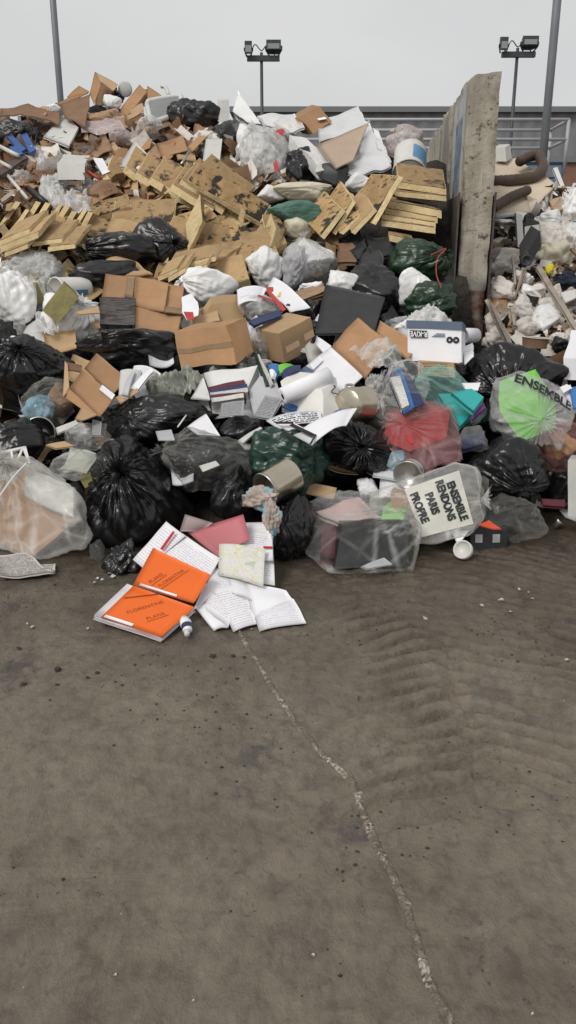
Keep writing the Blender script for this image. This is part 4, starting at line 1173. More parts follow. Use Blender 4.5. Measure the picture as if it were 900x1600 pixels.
rsx = np.random.RandomState(77)
spots = [(20, 205), (62, 190), (150, 232), (172, 240), (40, 282), (12, 300), (150, 268), (128, 240), (205, 195), (255, 205), (232, 240), (290, 240), (20, 255), (85, 275), (165, 300), (190, 285), (140, 320), (270, 200), (330, 205), (120, 212)]
for i, (x, y) in enumerate(spots):
    w, h = rsx.uniform(14, 28), rsx.uniform(10, 20); a = rsx.uniform(-.6, .6); d = rsx.uniform(-.12, .12, 4)
    ux, uy = np.array((math.cos(a), math.sin(a))) * w, np.array((-math.sin(a), math.cos(a))) * h
    c4 = [(x - ux[0] - uy[0], y - ux[1] - uy[1], d[0]), (x + ux[0] - uy[0], y + ux[1] - uy[1], d[1]), (x + ux[0] * .9 + uy[0], y + ux[1] * .9 + uy[1], d[2]), (x - ux[0] + uy[0] * .8, y - ux[1] + uy[1] * .8, d[3])]
    panel('torn flattened carton piece buried in the brown rubbish below the crest', c4, ('cardboard', 'dark_cardboard', 'kraft', 'light_cardboard')[i % 4], .008, rsx.uniform(-.06, .06), .03, 10, i, 'cardboard_piece', 'cardboard', -.02 - .05 * (i % 3), 'torn carton pieces below the crest')
for i, (x0, ya, xb, yb) in enumerate([(40, 232, 75, 262), (10, 268, 50, 300), (118, 228, 150, 252), (215, 258, 250, 285), (150, 250, 190, 276), (85, 283, 125, 305), (300, 205, 345, 232), (28, 176, 62, 200)]):
    bag('dirty crumpled plastic sheet in the brown rubbish below the crest', x0, ya, xb, yb, mat=('dirty_sack', 'milky_film', 'smoky_film')[i % 3], knot=None, seed=400 + i, name='plastic_sheet', cat='plastic sheet', wr=.22, lump=.5, boxy=4, soft=30, dy=-.1, group='crumpled plastic below the crest')
# ------------------------------------------------------------------ crest, middle: black bag, foil, cartons
bag('black bag slumped on the crest between silver tray and open carton', *z2(0, 178), *z2(250, 355), mat='charcoal_bag', knot=None, seed=22, wr=.13, dy=-.1)
bag('black bag piece in front of the slumped crest bag', *z2(210, 270), *z2(330, 420), mat='charcoal_bag', knot=None, seed=23, wr=.13, dy=-.1)
open_carton('open carton with spread flaps below the crest black bag',
    [('flap', [z2(-45, 372), z2(75, 330), z2(100, 400), z2(-20, 440)]), ('flap', [z2(98, 385), z2(182, 318), z2(190, 345), z2(120, 410)]), ('back_panel', [z2(40, 350, .2), z2(150, 340, .2), z2(150, 430, .2), z2(40, 430, .2)], 'dark_cardboard'),
     ('flap', [z2(-50, 375), z2(40, 360), z2(30, 430), z2(-5, 470)])], seed=31, dy=-.25)
P4('board', 'grey white board standing upright behind the insulation panels', 'board', 'pale_board', [z2(185, 350), z2(262, 350), z2(250, 455), z2(168, 465)], th=.02, dy=-.25, amp=.002)
P4('board', 'small grey board wedged behind the fanned panels', 'board', 'pale_board', [z2(285, 440), z2(325, 445), z2(322, 490), z2(290, 490)], th=.02, dy=-.2, amp=.002)
rod('thin metal bar propped beside the open crest carton', z2(70, 470), z2(108, 408), 1.8, 'steel', dy=-.35)
block('white box standing on end beside the foil panel', z2(262, 275), z2(242, 268), z2(260, 172), z2(295, 270), 'pale_board', dy=-.1, name='box', cat='box', seed=4)
rod('grey angle bar leaning over the black crest bags', z2(255, 330), z2(320, 265), 3.0, 'dark_metal', dy=-.3)
P4('foil_board', 'foil faced insulation board standing on edge at the crest', 'foil board', 'white_foil', [z2(335, 125, .1), z2(445, 282), z2(380, 275), z2(310, 222, .1)], th=.09, dy=-.15, amp=.008, n=10)
P4('foil_sheet', 'crumpled foil sheet lying flat on the crest', 'foil', 'foil', [z2(425, 240), z2(600, 222), z2(640, 290), z2(470, 300)], th=.02, dy=-.1, amp=.02, n=14, sc=5)
P4('foil_sheet', 'foil sheet with folded corner beside the taped crest carton', 'foil', 'foil', [z2(500, 270), z2(600, 225), z2(650, 300), z2(560, 330)], th=.02, dy=-.2, amp=.015, n=14, sc=5)
big_tr = bag('big white translucent bag with red print below the foil board', *z2(305, 275), *z2(580, 590), mat='milky_film', knot=(-.3, .6), seed=24, name='plastic_bag', dy=-.2, boxy=2.4, wr=.09)
bag('white contents inside the big translucent bag', *z2(330, 300), *z2(560, 570), mat='white_bag', knot=None, seed=25, name='bag_contents', cat='rubbish', dy=-.1)
red_pr = bag('white bag with red print beside the foil wrapped block', *z2(465, 288), *z2(600, 400), mat='milky_film', knot=(-.5, .3), seed=26, name='plastic_bag', dy=-.3)
panel('torn red print', [z2(510, 318), z2(545, 305), z2(555, 318), z2(520, 350)], 'red_card', name='printed_patch', cat=None, parent=red_pr, th=.002, dy=-.55, amp=.01)
panel('red print', [z2(500, 470), z2(515, 445), z2(528, 490), z2(512, 512)], 'red_card', name='printed_patch', cat=None, parent=big_tr, th=.002, dy=-.52, amp=.01)
crc = carton('brown taped carton with white label on the crest', z2(690, 330), z2(625, 250), z2(780, 270), z2(640, 330, .3), tape=(), dy=-.05, seed=5)
panel('white label', [z2(695, 232), z2(730, 228), z2(752, 255), z2(712, 262)], 'paper', name='shipping_label', cat=None, parent=crc, th=.002, dy=-.35)
block('long foil wrapped block lying down the heap', z2(715, 480), z2(575, 335, .25), z2(800, 490, .1), z2(715, 545, .05), 'white_foil', dy=-.3, name='foil_block', cat='foil board', amp=.02, seed=8)
block('grey foam end piece under the foil wrapped block', z2(700, 510), z2(800, 485), z2(710, 470), z2(740, 560, .2), 'pale_board', dy=-.28, name='foam_block', amp=.01, seed=9)
P4('foil_sheet', 'large shining foil sheet spread over the crest', 'foil', 'foil', [z3(48, 155), z3(238, 80), z3(290, 170), z3(60, 250)], th=.03, dy=-.15, amp=.014, n=16, sc=4, seed=4)
P4('foil_sheet', 'bright foil sheet hanging below the tan board', 'foil', 'foil', [z3(290, 165), z3(395, 355), z3(215, 430), z3(165, 380)], th=.02, dy=-.1, amp=.025, n=18, sc=4, seed=5)
P4('board', 'flat tan board lying across the foil sheets', 'board', 'tan_board', [z3(286, 155), z3(215, 330), z3(135, 368), z3(42, 262)], th=.012, dy=-.35, amp=.002)
P4('foil_sheet', 'foil strip behind the pinkish white bag', 'foil', 'white_foil', [z3(310, 180), z3(335, 195), z3(395, 350), z3(330, 280)], th=.02, dy=-.1, amp=.03, n=12)
bag('pinkish white bag lying on the white pail', *z3(355, 175), *z3(548, 310), mat='pink_film', knot=(-.7, .5), seed=27, name='plastic_bag', dy=.1, wr=.11)
bag('white bag inside the pinkish bag', *z3(375, 190), *z3(535, 300), mat='white_bag', knot=None, seed=28, name='bag_contents', cat='rubbish', dy=.2)
pail('white plastic pail with blue label beside the concrete wall', z3(485, 300), z3(478, 395), 25, 'white_plastic', dyb=-.18, dy=-.05, open_='n', rim='white_plastic', name='plastic_pail', cat='pail', band_=(.25, .85, 'label_blue', 20, 27))
bag('black bag under the foil block', *z2(560, 400), *z2(700, 560), mat='charcoal_bag', knot=None, seed=29, dy=-.1, wr=.12)
carton('black box under the end of the foil block', z2(790, 570), z2(720, 540), z2(850, 550), z2(800, 500), mat='black_plastic', tape=(), dy=-.15, seed=4, name='plastic_box')
bag('dark canister with round opening beside the translucent bag', *z2(560, 455), *z2(635, 560), mat='charcoal_bag', knot=None, seed=30, name='canister', cat='canister', boxy=6, wr=.02, dy=-.25)
bag('cream rolled sack above the green rolled bag', *z2(505, 560), *z2(775, 650), mat='cream_bag', knot=None, seed=31, name='sack', dy=-.25, wr=.05, lump=.1)
bag('white crumpled bag beside the cream rolled sack', *z2(425, 572), *z2(560, 645), mat='white_bag', knot=None, seed=32, name='plastic_bag', dy=-.2)
bag('small white bag tucked under the bright foil sheet', *z3(170, 395), *z3(310, 490), mat='white_bag', knot=None, seed=33, name='plastic_bag', dy=-.1)
bag('green rolled bag with white tie between panels', *z2(475, 655), *z2(725, 760), mat='green_bag', knot=None, seed=34, name='rolled_bag', dy=-.35, wr=.05, lump=.1)
MATS['green_bag2'] = M('sage_bag', (.07, .16, .125), .5, .2, 6, .3, 16, ridge=True)
bpy.data.objects['rolled_bag'].data.materials[0] = MATS['sage_bag']

# ------------------------------------------------------------------ insulation panels
def edge_slab(label, e0, e1, th, back, dy, seed, group, facing='facing'):
    """panel seen edge-on: e0-e1 the visible long edge, th its pixel thickness vector, back = world vector of the hidden extent"""
    P0 = pt(*e0, dy); a = PV(e1[0], e1[1], TS(*e0, dy) + (e1[2] if len(e1) > 2 else 0)) - P0
    c = PV(e0[0] + th[0], e0[1] + th[1], TS(*e0, dy)) - P0
    return slab3(label, P0, a, np.asarray(back, float), c, seed, facing, group=group)
ORD = ['first','second','third','fourth','fifth','sixth','seventh','eighth','ninth']
lab_l = 'yellow foam insulation panel on edge in the leaning row by white sacks'
row = [((98, 50), (0, 185)), ((140, 85), (42, 215)), ((192, 50), (95, 200)), ((238, 55), (140, 205)), ((292, 62), (190, 222)), ((328, 68), (232, 220)), ((360, 96), (284, 228)), ((408, 88), (315, 240)), ((438, 98), (362, 240))]
for i, (a, b) in enumerate(row):
    edge_slab(ORD[8 - i] + ' upright foam panel of the leaning row, counting from the brown cardboard sheet', z5(*a), z5(*b) + (-.1,), (-8 + 2 * (i % 3 == 1), -2), (-.16 + .02 * i - .0, .5, -.04), -.2 - .02 * i, 100 + i, 'left row of leaning insulation panels', 'clean_facing')
lab_b = 'broken foam panel lying flat below the leaning row by white sacks'
for i, (a, b, t_) in enumerate([((0, 285), (180, 215), -12), ((-10, 265), (140, 205), -14), ((150, 258), (292, 240), -8), ((225, 280), (352, 262), -8), ((20, 305), (130, 265), -8)]):
    edge_slab(lab_b, z5(*a), z5(*b), (0, t_ * .8), (.05, .4, .15), -.3, 120 + i, 'flat broken panels below the left row', 'clean_facing')
lab_f = 'foam insulation panel fanned out like fallen dominoes below the crest'
fan = [((480, 600), (545, 690)), ((575, 565), (760, 725)), ((625, 595), (845, 735)), ((690, 620), (915, 750)), ((790, 650), (985, 770)), ((835, 630), (1040, 765)), ((880, 610), (1090, 765))]
for i, (a, b) in enumerate(fan):
    edge_slab(ORD[6 - i] + ' domino of the fanned foam panels, counting from the large tar stained one', z1(*a), z1(*b), (5, -9), (.04 + .02 * i, .26, .2), -.15 - .04 * i, 140 + i, 'fanned insulation panels below the crest')
for i, x in enumerate([675, 785, 820, 862, 905]):
    a = z1(x, 508 + 14 * (i > 0)); b = z1(x + 18, 640)
    edge_slab(ORD[4 - i] + ' upright panel end behind the fan, counting from the tar stained panel', a, b, (7, 1), (-.015, .3, .0), -.3, 160 + i, 'upright panel ends behind the fan', 'clean_facing')
slab('large foam panel with tar stained face topping the fanned row', z2(100, 545), z2(150, 462), z2(440, 745), z2(103, 568, .03), dy=-.55, seed=171, facing='tarred_facing')
slab('brown faced panel leaning behind the large tar stained one', z2(190, 480), z2(282, 432), z2(370, 610), z2(192, 500, .03), dy=-.45, seed=172, facing='facing')
for i, (q) in enumerate([[(560, 700), (640, 690), (900, 745), (700, 760)], [(420, 680), (540, 690), (600, 745), (430, 750)]]):
    P4('torn_facing', 'torn brown facing sheet lying under the fanned panels', 'facing sheet', 'facing', [z1(*c) for c in q], th=.02, dy=-.1, amp=.03, seed=i, group='torn facing sheets')
# stack beside the wall
lab_s = 'foam insulation panel in the neat stack against the concrete wall'
stk = [((385, 712), (500, 735), 10), ((348, 640), (602, 675), 9), ((350, 612), (600, 650), 9), ((365, 582), (612, 628), 9), ((378, 555), (630, 605), 12), ((415, 500), (652, 525), 8), ((425, 462), (652, 495), 9)]
for i, (a, b, t_) in enumerate(stk):
    edge_slab(ORD[6 - i] + ' foam panel from the top of the stack against the concrete wall', z3(*a), z3(*b), (0, -t_), (.03, .42, .19 if i == 6 else .05), -.25 - .01 * i, 180 + i, 'stack of panels against the wall')
# leaning group beside the stack
lab_r = 'stained foam panel leaning in the small group beside the neat stack'
for i, (O, A, B, C) in enumerate([((300, 625), (430, 402), (225, 520), (318, 632)), ((208, 668), (312, 562), (160, 560), (222, 676)), ((152, 672), (245, 590), (110, 560), (166, 678)), ((62, 690), (165, 560), (-20, 600), (76, 700)), ((118, 672), (215, 520), (60, 570), (130, 680))]):
    P0 = pt(*z3(*O), -.4 + .03 * i); t0 = TS(*z3(*O), -.4 + .03 * i)
    a = PV(*z3(*A), t0 + .12) - P0; b = PV(*z3(*B), t0 + .38) - P0; c = (PV(*z3(*C), t0) - P0) * 1.2
    if i == 0: b = PV(*z3(175, 610), t0 + .3) - P0
    slab3(ORD[i] + ' stained leaning panel counting away from the stack by the wall', P0, a, b, c, 200 + i, 'tarred_facing' if i != 1 else 'clean_facing', group='panels leaning beside the stack')
# broken ones in the middle
lab_m = 'broken foam panel with torn dark facing in the hollow below the fan'
for i, (O, A, B, C) in enumerate([((195, 235), (290, 90), (440, 260), (196, 250)), ((275, 330), (300, 270), (440, 365), (277, 345)), ((160, 225), (150, 90), (175, 232), (230, 75)),
                                  ((20, 318), (165, 230), (290, 275), (20, 334)), ((300, 265), (345, 175), (375, 240), (308, 272)), ((440, 190), (500, 90), (570, 215), (440, 205)),
                                  ((545, 200), (520, 120), (585, 205), (575, 110)), ((0, 345), (25, 270), (60, 350), (10, 352))]):
    P0 = pt(*z6(*O), -.18 - .03 * (i % 4)); t0 = TS(*z6(*O), -.18 - .03 * (i % 4))
    a = PV(*z6(*A), t0 + .35) - P0; b = PV(*z6(*B), t0 + .1) - P0; c = PV(*z6(*C), t0 + .03) - P0
    slab3(lab_m, P0, a, b, c, 220 + i, ('tarred_facing', 'clean_facing')[i % 2], group='broken panels in the hollow')
rsb = np.random.RandomState(9)
for i, (x, y) in enumerate([(120, 345), (158, 352), (300, 360), (345, 365), (385, 390), (320, 400), (290, 345), (225, 330), (410, 375), (160, 325), (450, 345), (350, 425)]):
    a = rsb.uniform(-.5, .5); P0 = pt(x, y, -.12 - .03 * (i % 3)); L1, L2 = rsb.uniform(.3, .55), rsb.uniform(.2, .35)
    ta = np.array((math.cos(a), .25 * math.sin(a), math.sin(a) * .6)); tb_ = np.array((-math.sin(a) * .6, .75, .45 + .3 * rsb.uniform(-1, 1))); tb_ /= np.linalg.norm(tb_); ta /= np.linalg.norm(ta)
    n3 = np.cross(ta, tb_); n3 = n3 if n3[2] > 0 else -n3
    slab3('brown faced panel fragment lying between the panel rows and the black bags', P0 - ta * L1 / 2 - tb_ * L2 / 2, ta * L1, tb_ * L2, -n3 * .055, 260 + i, ('tarred_facing', 'facing', 'clean_facing')[i % 3], .012, 'panel fragments between the rows')
for i, (a, b) in enumerate([((20, 360), (110, 320)), ((70, 365), (150, 315)), ((170, 345), (250, 300)), ((60, 315), (290, 265))]):
    edge_slab('narrow foam offcut lying by the large black bag', z6(*a), z6(*b), (0, -7), (.05, .2, .1), -.3, 240 + i, 'foam offcuts by the black bag', 'clean_facing')
P4('cardboard_sheet', 'brown cardboard sheet lying below the fanned panels', 'cardboard', 'clean_facing', [z5(520, 120), z5(690, 150), z5(640, 200), z5(490, 195)], th=.01, dy=-.2, amp=.02)

# ------------------------------------------------------------------ band of bags below the panels
bag('rounded black bag lying against the broken foam panels', *z5(610, 130), *z5(890, 358), knot=(.6, -.3), seed=41, dy=-.3)
bag('long black bag stretched beside the rounded black bag', *z5(365, 195), *z5(735, 365), knot=(-.8, -.2), seed=42, dy=-.35, wr=.1, mat='black_bag')
bag('low black bag behind the big brown carton', *z5(320, 315), *z5(655, 470), knot=None, seed=43, dy=-.25, mat='charcoal_bag', wr=.08)
P4('cardboard_flap', 'pinkish brown cardboard flap rising behind the big carton', 'cardboard', 'light_cardboard', [z5(462, 310), z5(600, 285), z5(720, 400), z5(560, 410)], th=.008, dy=-.2, amp=.02, bend=.03)
film_sheet('large translucent grey film bag collapsed by the left panels', [z5(120, 260), z5(300, 350), z5(250, 480), z5(-10, 470)], 'clear_film', .1, 34, seed=44, dy=-.2)
bag('grey translucent collapsed bag by the left panels', *z5(-20, 265), *z5(300, 480), mat='milky_film', knot=None, seed=45, name='plastic_bag', dy=-.05, wr=.12)
bag('tall white sack standing beside the olive foam block', *z5(-60, 335), *z5(188, 680), mat='white_bag', knot=(-.3, .7), seed=46, name='sack', dy=-.45, wr=.1)
block('olive mineral foam block leaning on the white bag', z5(272, 622), z5(200, 555, .03), z5(372, 490, .06), z5(276, 612, .12), 'mineral_foam', dy=-.35, amp=.012, name='foam_block', seed=5)
block('olive foam block half hidden behind the tall white sack', z5(160, 540), z5(120, 470), z5(200, 520), z5(190, 450), 'mineral_foam', dy=-.15, amp=.012, name='foam_block', seed=6)
pail('white pail with blue label lying behind the olive block', z5(262, 460), z5(400, 455), 19, 'white_plastic', dyb=.22, dy=-.25, open_='a', rim='white_plastic', name='plastic_pail', cat='pail', band_=(.2, .6, 'label_blue', 14, 19))
bag('dirty white bag under the striped end of the big carton', *z5(215, 485), *z5(490, 760), mat='white_bag', knot=(.6, .5), seed=47, name='plastic_bag', dy=-.15, wr=.1)
film_sheet('pale green and white film draped below the olive block', [z5(165, 540), z5(270, 620), z5(235, 670), z5(160, 600)], 'milky_film', .03, seed=48, dy=-.3)
P4('cardboard_strip', 'narrow cardboard strip lying on the dirty white bag', 'cardboard', 'light_cardboard', [z5(345, 562), z5(462, 538), z5(468, 568), z5(370, 578)], th=.008, dy=-.55)
# big carton with striped bundle
open_carton('big dented brown carton lying on the black bags',
    [('side_panel', [z5(495, 388), z5(645, 400), z5(635, 505), z5(475, 495)]), ('side_panel', [z5(640, 402, -.02), z5(862, 448, .05), z5(835, 690, .05), z5(622, 645, -.02)]),
     ('flap', [z5(640, 395, -.04), z5(790, 430, -.03), z5(770, 560, -.03), z5(632, 530, -.04)]), ('back_panel', [z5(500, 385, .4), z5(860, 440, .4), z5(835, 685, .4), z5(480, 620, .4)], 'dark_cardboard'),
     ('end_panel', [z5(862, 448, .05), z5(865, 440, .4), z5(838, 685, .4), z5(835, 690, .05)], 'dark_cardboard'), ('top_panel', [z5(495, 388), z5(862, 446, .05), z5(862, 440, .4), z5(500, 385, .4)]),
     ('tape', [z5(598, 395, -.015), z5(632, 398, -.03), z5(622, 498, -.03), z5(585, 494, -.015)], 'tape'), ('tape', [z5(770, 535, -.04), z5(858, 545, .03), z5(855, 575, .03), z5(768, 565, -.04)], 'tape')], seed=50, dy=-.35)
P4('cardboard_bundle', 'bundle of dark corrugated sheets showing striped edges against the big carton', 'cardboard', 'striped_sheets', [z5(466, 495), z5(636, 492), z5(632, 620), z5(470, 618)], th=.12, dy=-.42, amp=.006)
bag('white bag lying behind the two taped cartons', *z6(105, 300), *z6(395, 490), mat='white_bag', knot=(-.8, .1), seed=51, name='plastic_bag', dy=-.2, wr=.1)
bag('small white bag beside the tall knotted clear bag', *z6(432, 205), *z6(605, 405), mat='white_bag', knot=None, seed=52, name='plastic_bag', dy=-.2, wr=.09)
tallb = bag('tall clear knotted bag stuffed with white waste', *z6(590, 130), *z6(862, 390), mat='clear_film', knot=(-.25, .85), seed=53, name='plastic_bag', dy=-.35, wr=.07)
bag('gathered neck of the tall clear bag', *z6(608, 45), *z6(740, 180), mat='cream_bag', knot=None, seed=54, name='bag_neck', cat=None, dy=-.15, parent=tallb)
bag('white waste inside the tall clear bag', *z6(620, 150), *z6(845, 375), mat='white_bag', knot=None, seed=55, name='bag_contents', cat='rubbish', dy=-.2, wr=.14)
bag('blackish roll inside the tall clear bag', *z6(600, 190), *z6(730, 380), mat='grey_paper', knot=None, seed=56, name='bag_contents', cat='rubbish', dy=-.32, wr=.14)
carton('tan taped carton behind the front taped carton', z6(190, 580), z6(185, 545), z6(400, 545), z6(265, 470), 'light_cardboard', tape=(2,), dy=-.15, seed=7)
carton('wide brown taped carton lying on its side', z6(388, 742), z6(345, 565), z6(130, 770), z6(472, 692), tape=(3, 1), dy=-.45, seed=8, amp=.02)
cubec = carton('cube shaped tan carton with taped front beside the rolled paper', z6(587, 606), z6(477, 580), z6(735, 527), z6(615, 745), 'light_cardboard', tape=(), dy=-.45, seed=9, amp=.006)
panel(None, [z6(612, 668, -.03), z6(678, 632, .05), z6(686, 660, .05), z6(620, 698, -.03)], 'tape', name='tape', parent=cubec, th=.001, dy=-.5, amp=0)
panel(None, [z6(700, 608, .05), z6(746, 583, .1), z6(755, 615, .1), z6(708, 640, .05)], 'tape', name='tape', parent=cubec, th=.001, dy=-.5, amp=0)
pst = P4('poster', 'white poster with red and yellow drawing behind the cube carton', 'poster', 'paper', [z6(562, 335), z6(735, 480), z6(640, 505), z6(525, 405)], th=.003, dy=-.35, bend=.02)
for i, (q, mt) in enumerate([([(528, 405), (545, 400), (622, 490), (605, 500)], 'red_card'), ([(528, 385), (560, 385), (562, 405), (535, 412)], 'red_card'), ([(600, 390), (606, 388), (592, 430), (578, 432)], 'yellow_rag'), ([(590, 455), (640, 465), (640, 475), (590, 468)], 'black_plastic'), ([(490, 420), (560, 445), (560, 455), (490, 430)], 'red_card')]):
    panel(None, [z6(*c) for c in q], mt, name='painted_mark', parent=pst, th=.001, dy=-.39, amp=0)
P4('paper_sheet', 'lilac white sheet under the white poster', 'paper', 'printed_page', [z6(390, 400), z6(530, 395), z6(500, 460), z6(395, 470)], th=.003, dy=-.3, bend=.03)
bag('cream white bag under the poster', *z6(400, 425), *z6(600, 545), mat='milky_film', knot=None, seed=57, name='plastic_bag', dy=-.2, wr=.1)
P4('dark_folder', 'dark folder with white lettering beside the cube carton', 'folder', 'navy_card', [z6(445, 545), z6(590, 490), z6(600, 515), z6(470, 570)], th=.02, dy=-.45)
smc = carton('small red and white carton between two bags', z6(160, 540), z6(130, 500), z6(210, 520), z6(160, 475), 'paper', tape=(), dy=-.35, seed=3, name='small_carton')
panel('red label', [z6(140, 500), z6(185, 500), z6(190, 530), z6(160, 540)], 'red_card', name='red_label', cat=None, parent=smc, th=.002, dy=-.48)
for i, (a, b) in enumerate([((660, 408), (795, 365)), ((670, 440), (790, 400)), ((680, 425), (800, 380))]):
    P4('plank', 'short brown plank behind the black board', 'plank', 'wood', [z6(*a), z6(*b), z6(b[0] + 4, b[1] + 22), z6(a[0] + 4, a[1] + 25)], th=.03, dy=-.2 - .05 * i, group='short planks behind the black board')
bag('clear bag stuffed with wrapping below the cube carton', *z6(440, 570), *z6(560, 740), mat='milky_film', knot=None, seed=58, name='plastic_bag', dy=-.2)
#==PART4==

# small rubbish wedged between the bags
rsf = np.random.RandomState(21)
fills = [('crumpled_paper', 'crumpled white paper wedged between the bags', 'paper', 'paper'), ('crumpled_film', 'crumpled clear film wedged between the bags', 'plastic film', 'milky_film'), ('flattened_packaging', 'flattened white packaging wedged between the bags', 'packaging', 'pale_board'),
         ('crumpled_bag', 'small black bag wedged between the bigger bags', 'bag', 'black_bag'), ('torn_card', 'torn brown card wedged between the bags', 'cardboard', 'light_cardboard'), ('printed_leaf', 'loose printed leaf wedged between the bags', 'paper', 'printed_page')]
for i in range(96):
    nm, lb, ct, mt = fills[i % 6]
    x, y = rsf.uniform(0, 690 if i % 2 else 620), rsf.uniform(440, 765)
    w, h = rsf.uniform(12, 26), rsf.uniform(8, 18)
    if nm in ('crumpled_paper', 'crumpled_film', 'crumpled_bag'):
        k = 1.6 if nm == 'crumpled_bag' else 1.0
        bag(lb, x - w * k, y - h * k, x + w * k, y + h * k, mat=mt, knot=None, seed=500 + i, name=nm, cat=ct, wr=.16, lump=.5, boxy=4, dy=-.08 - .1 * rsf.rand(), group=nm.replace('_', ' ') + ' between the bags')
    else:
        a = rsf.uniform(-.8, .8); ux, uy = np.array((math.cos(a), math.sin(a))) * w * 1.3, np.array((-math.sin(a), math.cos(a))) * h * 1.2
        d = rsf.uniform(-.06, .06, 4)
        panel(lb, [(x - ux[0] - uy[0], y - ux[1] - uy[1], d[0]), (x + ux[0] - uy[0], y + ux[1] - uy[1], d[1]), (x + ux[0] + uy[0], y + ux[1] + uy[1], d[2]), (x - ux[0] + uy[0], y - ux[1] + uy[1], d[3])],
              mt, .005, rsf.uniform(-.03, .03), .012, 7, i, nm, ct, -.1 - .12 * rsf.rand(), nm.replace('_', ' ') + ' between the bags')
# ------------------------------------------------------------------ right of centre, upper: black board, green bags, file box
bag('black bag slumped behind the stiff black board', *z7(135, 205), *z7(460, 450), mat='charcoal_bag', knot=None, seed=71, dy=-.1, wr=.07, boxy=4)
for i, q in enumerate([[(150, 80), (240, 60), (280, 140), (240, 200)], [(270, 70), (390, 90), (412, 165), (300, 190)], [(235, 200), (290, 130), (360, 190), (350, 250)]]):
    P4('felt_sheet', 'dark grey felt sheet crumpled above the slumped black bag', 'felt', 'dark_board', [z7(*c) for c in q], th=.03, dy=-.15, amp=.03, seed=i, group='dark felt sheets under the panel stack')
for i, q in enumerate([[(140, 120), (210, 115), (240, 150), (150, 160)], [(140, 160), (235, 155), (230, 210), (140, 205)], [(75, 75), (150, 60), (145, 130), (100, 120)]]):
    P4('wood_piece', 'brown board piece beside the dark felt sheets', 'board', 'dark_cardboard', [z7(*c) for c in q], th=.03, dy=-.12, seed=i, group='brown board pieces beside the felt')
bag('small white bag behind the stiff black board', *z7(100, 250), *z7(238, 350), mat='white_bag', knot=None, seed=72, name='plastic_bag', dy=-.25)
bag('dark green bag tied with red string against the wall', *z7(380, 100), *z7(690, 325), mat='forest_bag', knot=(.55, .1), seed=73, dy=-.15, wr=.08)
rod('red drawstring hanging from the dark green bag', z7(580, 175), z7(628, 330), .7, 'red_card', name='drawstring', cat='string', dy=-.5, mid=[z7(650, 145), z7(612, 190), z7(605, 260)])
bag('white rounded bag between the two green bags', *z7(418, 248), *z7(600, 420), mat='white_bag', knot=None, seed=74, name='plastic_bag', dy=-.1)
bag('smaller green bag below the string tied one', *z7(455, 300), *z7(690, 500), mat='forest_bag', knot=None, seed=75, dy=-.2, wr=.13, boxy=4)
film_sheet('white film spilling behind the archive box', [z7(420, 495), z7(580, 395), z7(690, 485), z7(640, 540)], 'milky_film', .05, seed=76, dy=-.4)
bag('white bag behind the archive box', *z7(410, 470), *z7(650, 560), mat='white_bag', knot=None, seed=77, name='plastic_bag', dy=-.2, wr=.1)
P4('stiff_board', 'stiff black board leaning in front of the slumped bag', 'board', 'dark_board', [z7(85, 315), z7(365, 372), z7(312, 540), z7(35, 545)], th=.015, dy=-.35, amp=.004)
P4('cardboard_sheet', 'large brown cardboard sheet standing below the stiff black board', 'cardboard', 'cardboard', [z7(238, 468), z7(402, 595), z7(272, 748), z7(115, 600)], th=.01, dy=-.42, amp=.008)
P4('cardboard_sheet', 'brown cardboard sheet with pale scratches beside the archive box', 'cardboard', 'cardboard', [z7(342, 478), z7(524, 600), z7(470, 665), z7(325, 540)], th=.01, dy=-.38, amp=.008, seed=4)
film_sheet('thin clear film caught on the cardboard sheets', [z7(200, 600), z7(400, 560), z7(470, 680), z7(300, 690)], 'clear_film', .05, seed=78, dy=-.62)
# archive box, upside down
P0, a, b, c = box3(z7(724, 682), z7(472, 672, .06), z7(722, 492, .0), z7(742, 684, .3), -.35)
V, F = hexa(P0, a, b, c, 7, .004, 5, 81)
ab = thing('archive_box', V.min(0) * np.array((0, 0, 1)) + V.mean(0) * np.array((1, 1, 0)), 'white and blue archive box standing upside down by the wall', 'box')
build('box_body', V, F, 'paper', ab)
nrm = np.cross(a, b); nrm /= np.linalg.norm(nrm)
if nrm @ (CAM - P0) < 0: nrm = -nrm
q0 = P0 + .82 * b - .015 * a
V, F = hexa(q0 + nrm * .012, a * 1.03, b * .19, c * 1.02 - nrm * .02, 6, .003, 5, 82)
build('lid', V, F, M('slate_blue', (.09, .13, .2), .5, .1, 6, .05, 20), ab)
xr_ = a / np.linalg.norm(a); yr_ = -b / np.linalg.norm(b)
lp = P0 + .79 * a + .66 * b
V, F, u = sheet([lp - .16 * a - .07 * b + nrm * .014, lp + .17 * a - .07 * b + nrm * .014, lp + .17 * a + .1 * b + nrm * .014, lp - .16 * a + .1 * b + nrm * .014], .001, 4, 0, 0)
build('logo_plate', V, F, 'ink', ab)
lettering('R-KIVE', lp + .015 * b, xr_, yr_, .047, 'paper', ab, lift=.0165, bold=.02, squash=.8)
for k, (fa, fb) in enumerate(((.22, .56), (.1, .56))):
    cc = P0 + fa * a + fb * b + nrm * .008
    V, F = lathe(cc, cc - nrm * .003, [(0, .008), (0, .02), (1, .02), (1, .008)], 18); build('recycling_mark', V, F, 'ink', ab)
for k in range(3):
    V, F, u = sheet([P0 + .3 * a + (.62 + .035 * k) * b + nrm * .009, P0 + (.55 - .04 * k) * a + (.62 + .035 * k) * b + nrm * .009, P0 + (.55 - .04 * k) * a + (.635 + .035 * k) * b + nrm * .009, P0 + .3 * a + (.635 + .035 * k) * b + nrm * .009], .001, 3, 0, 0)
    build('print_line', V, F, 'blue_ink', ab)
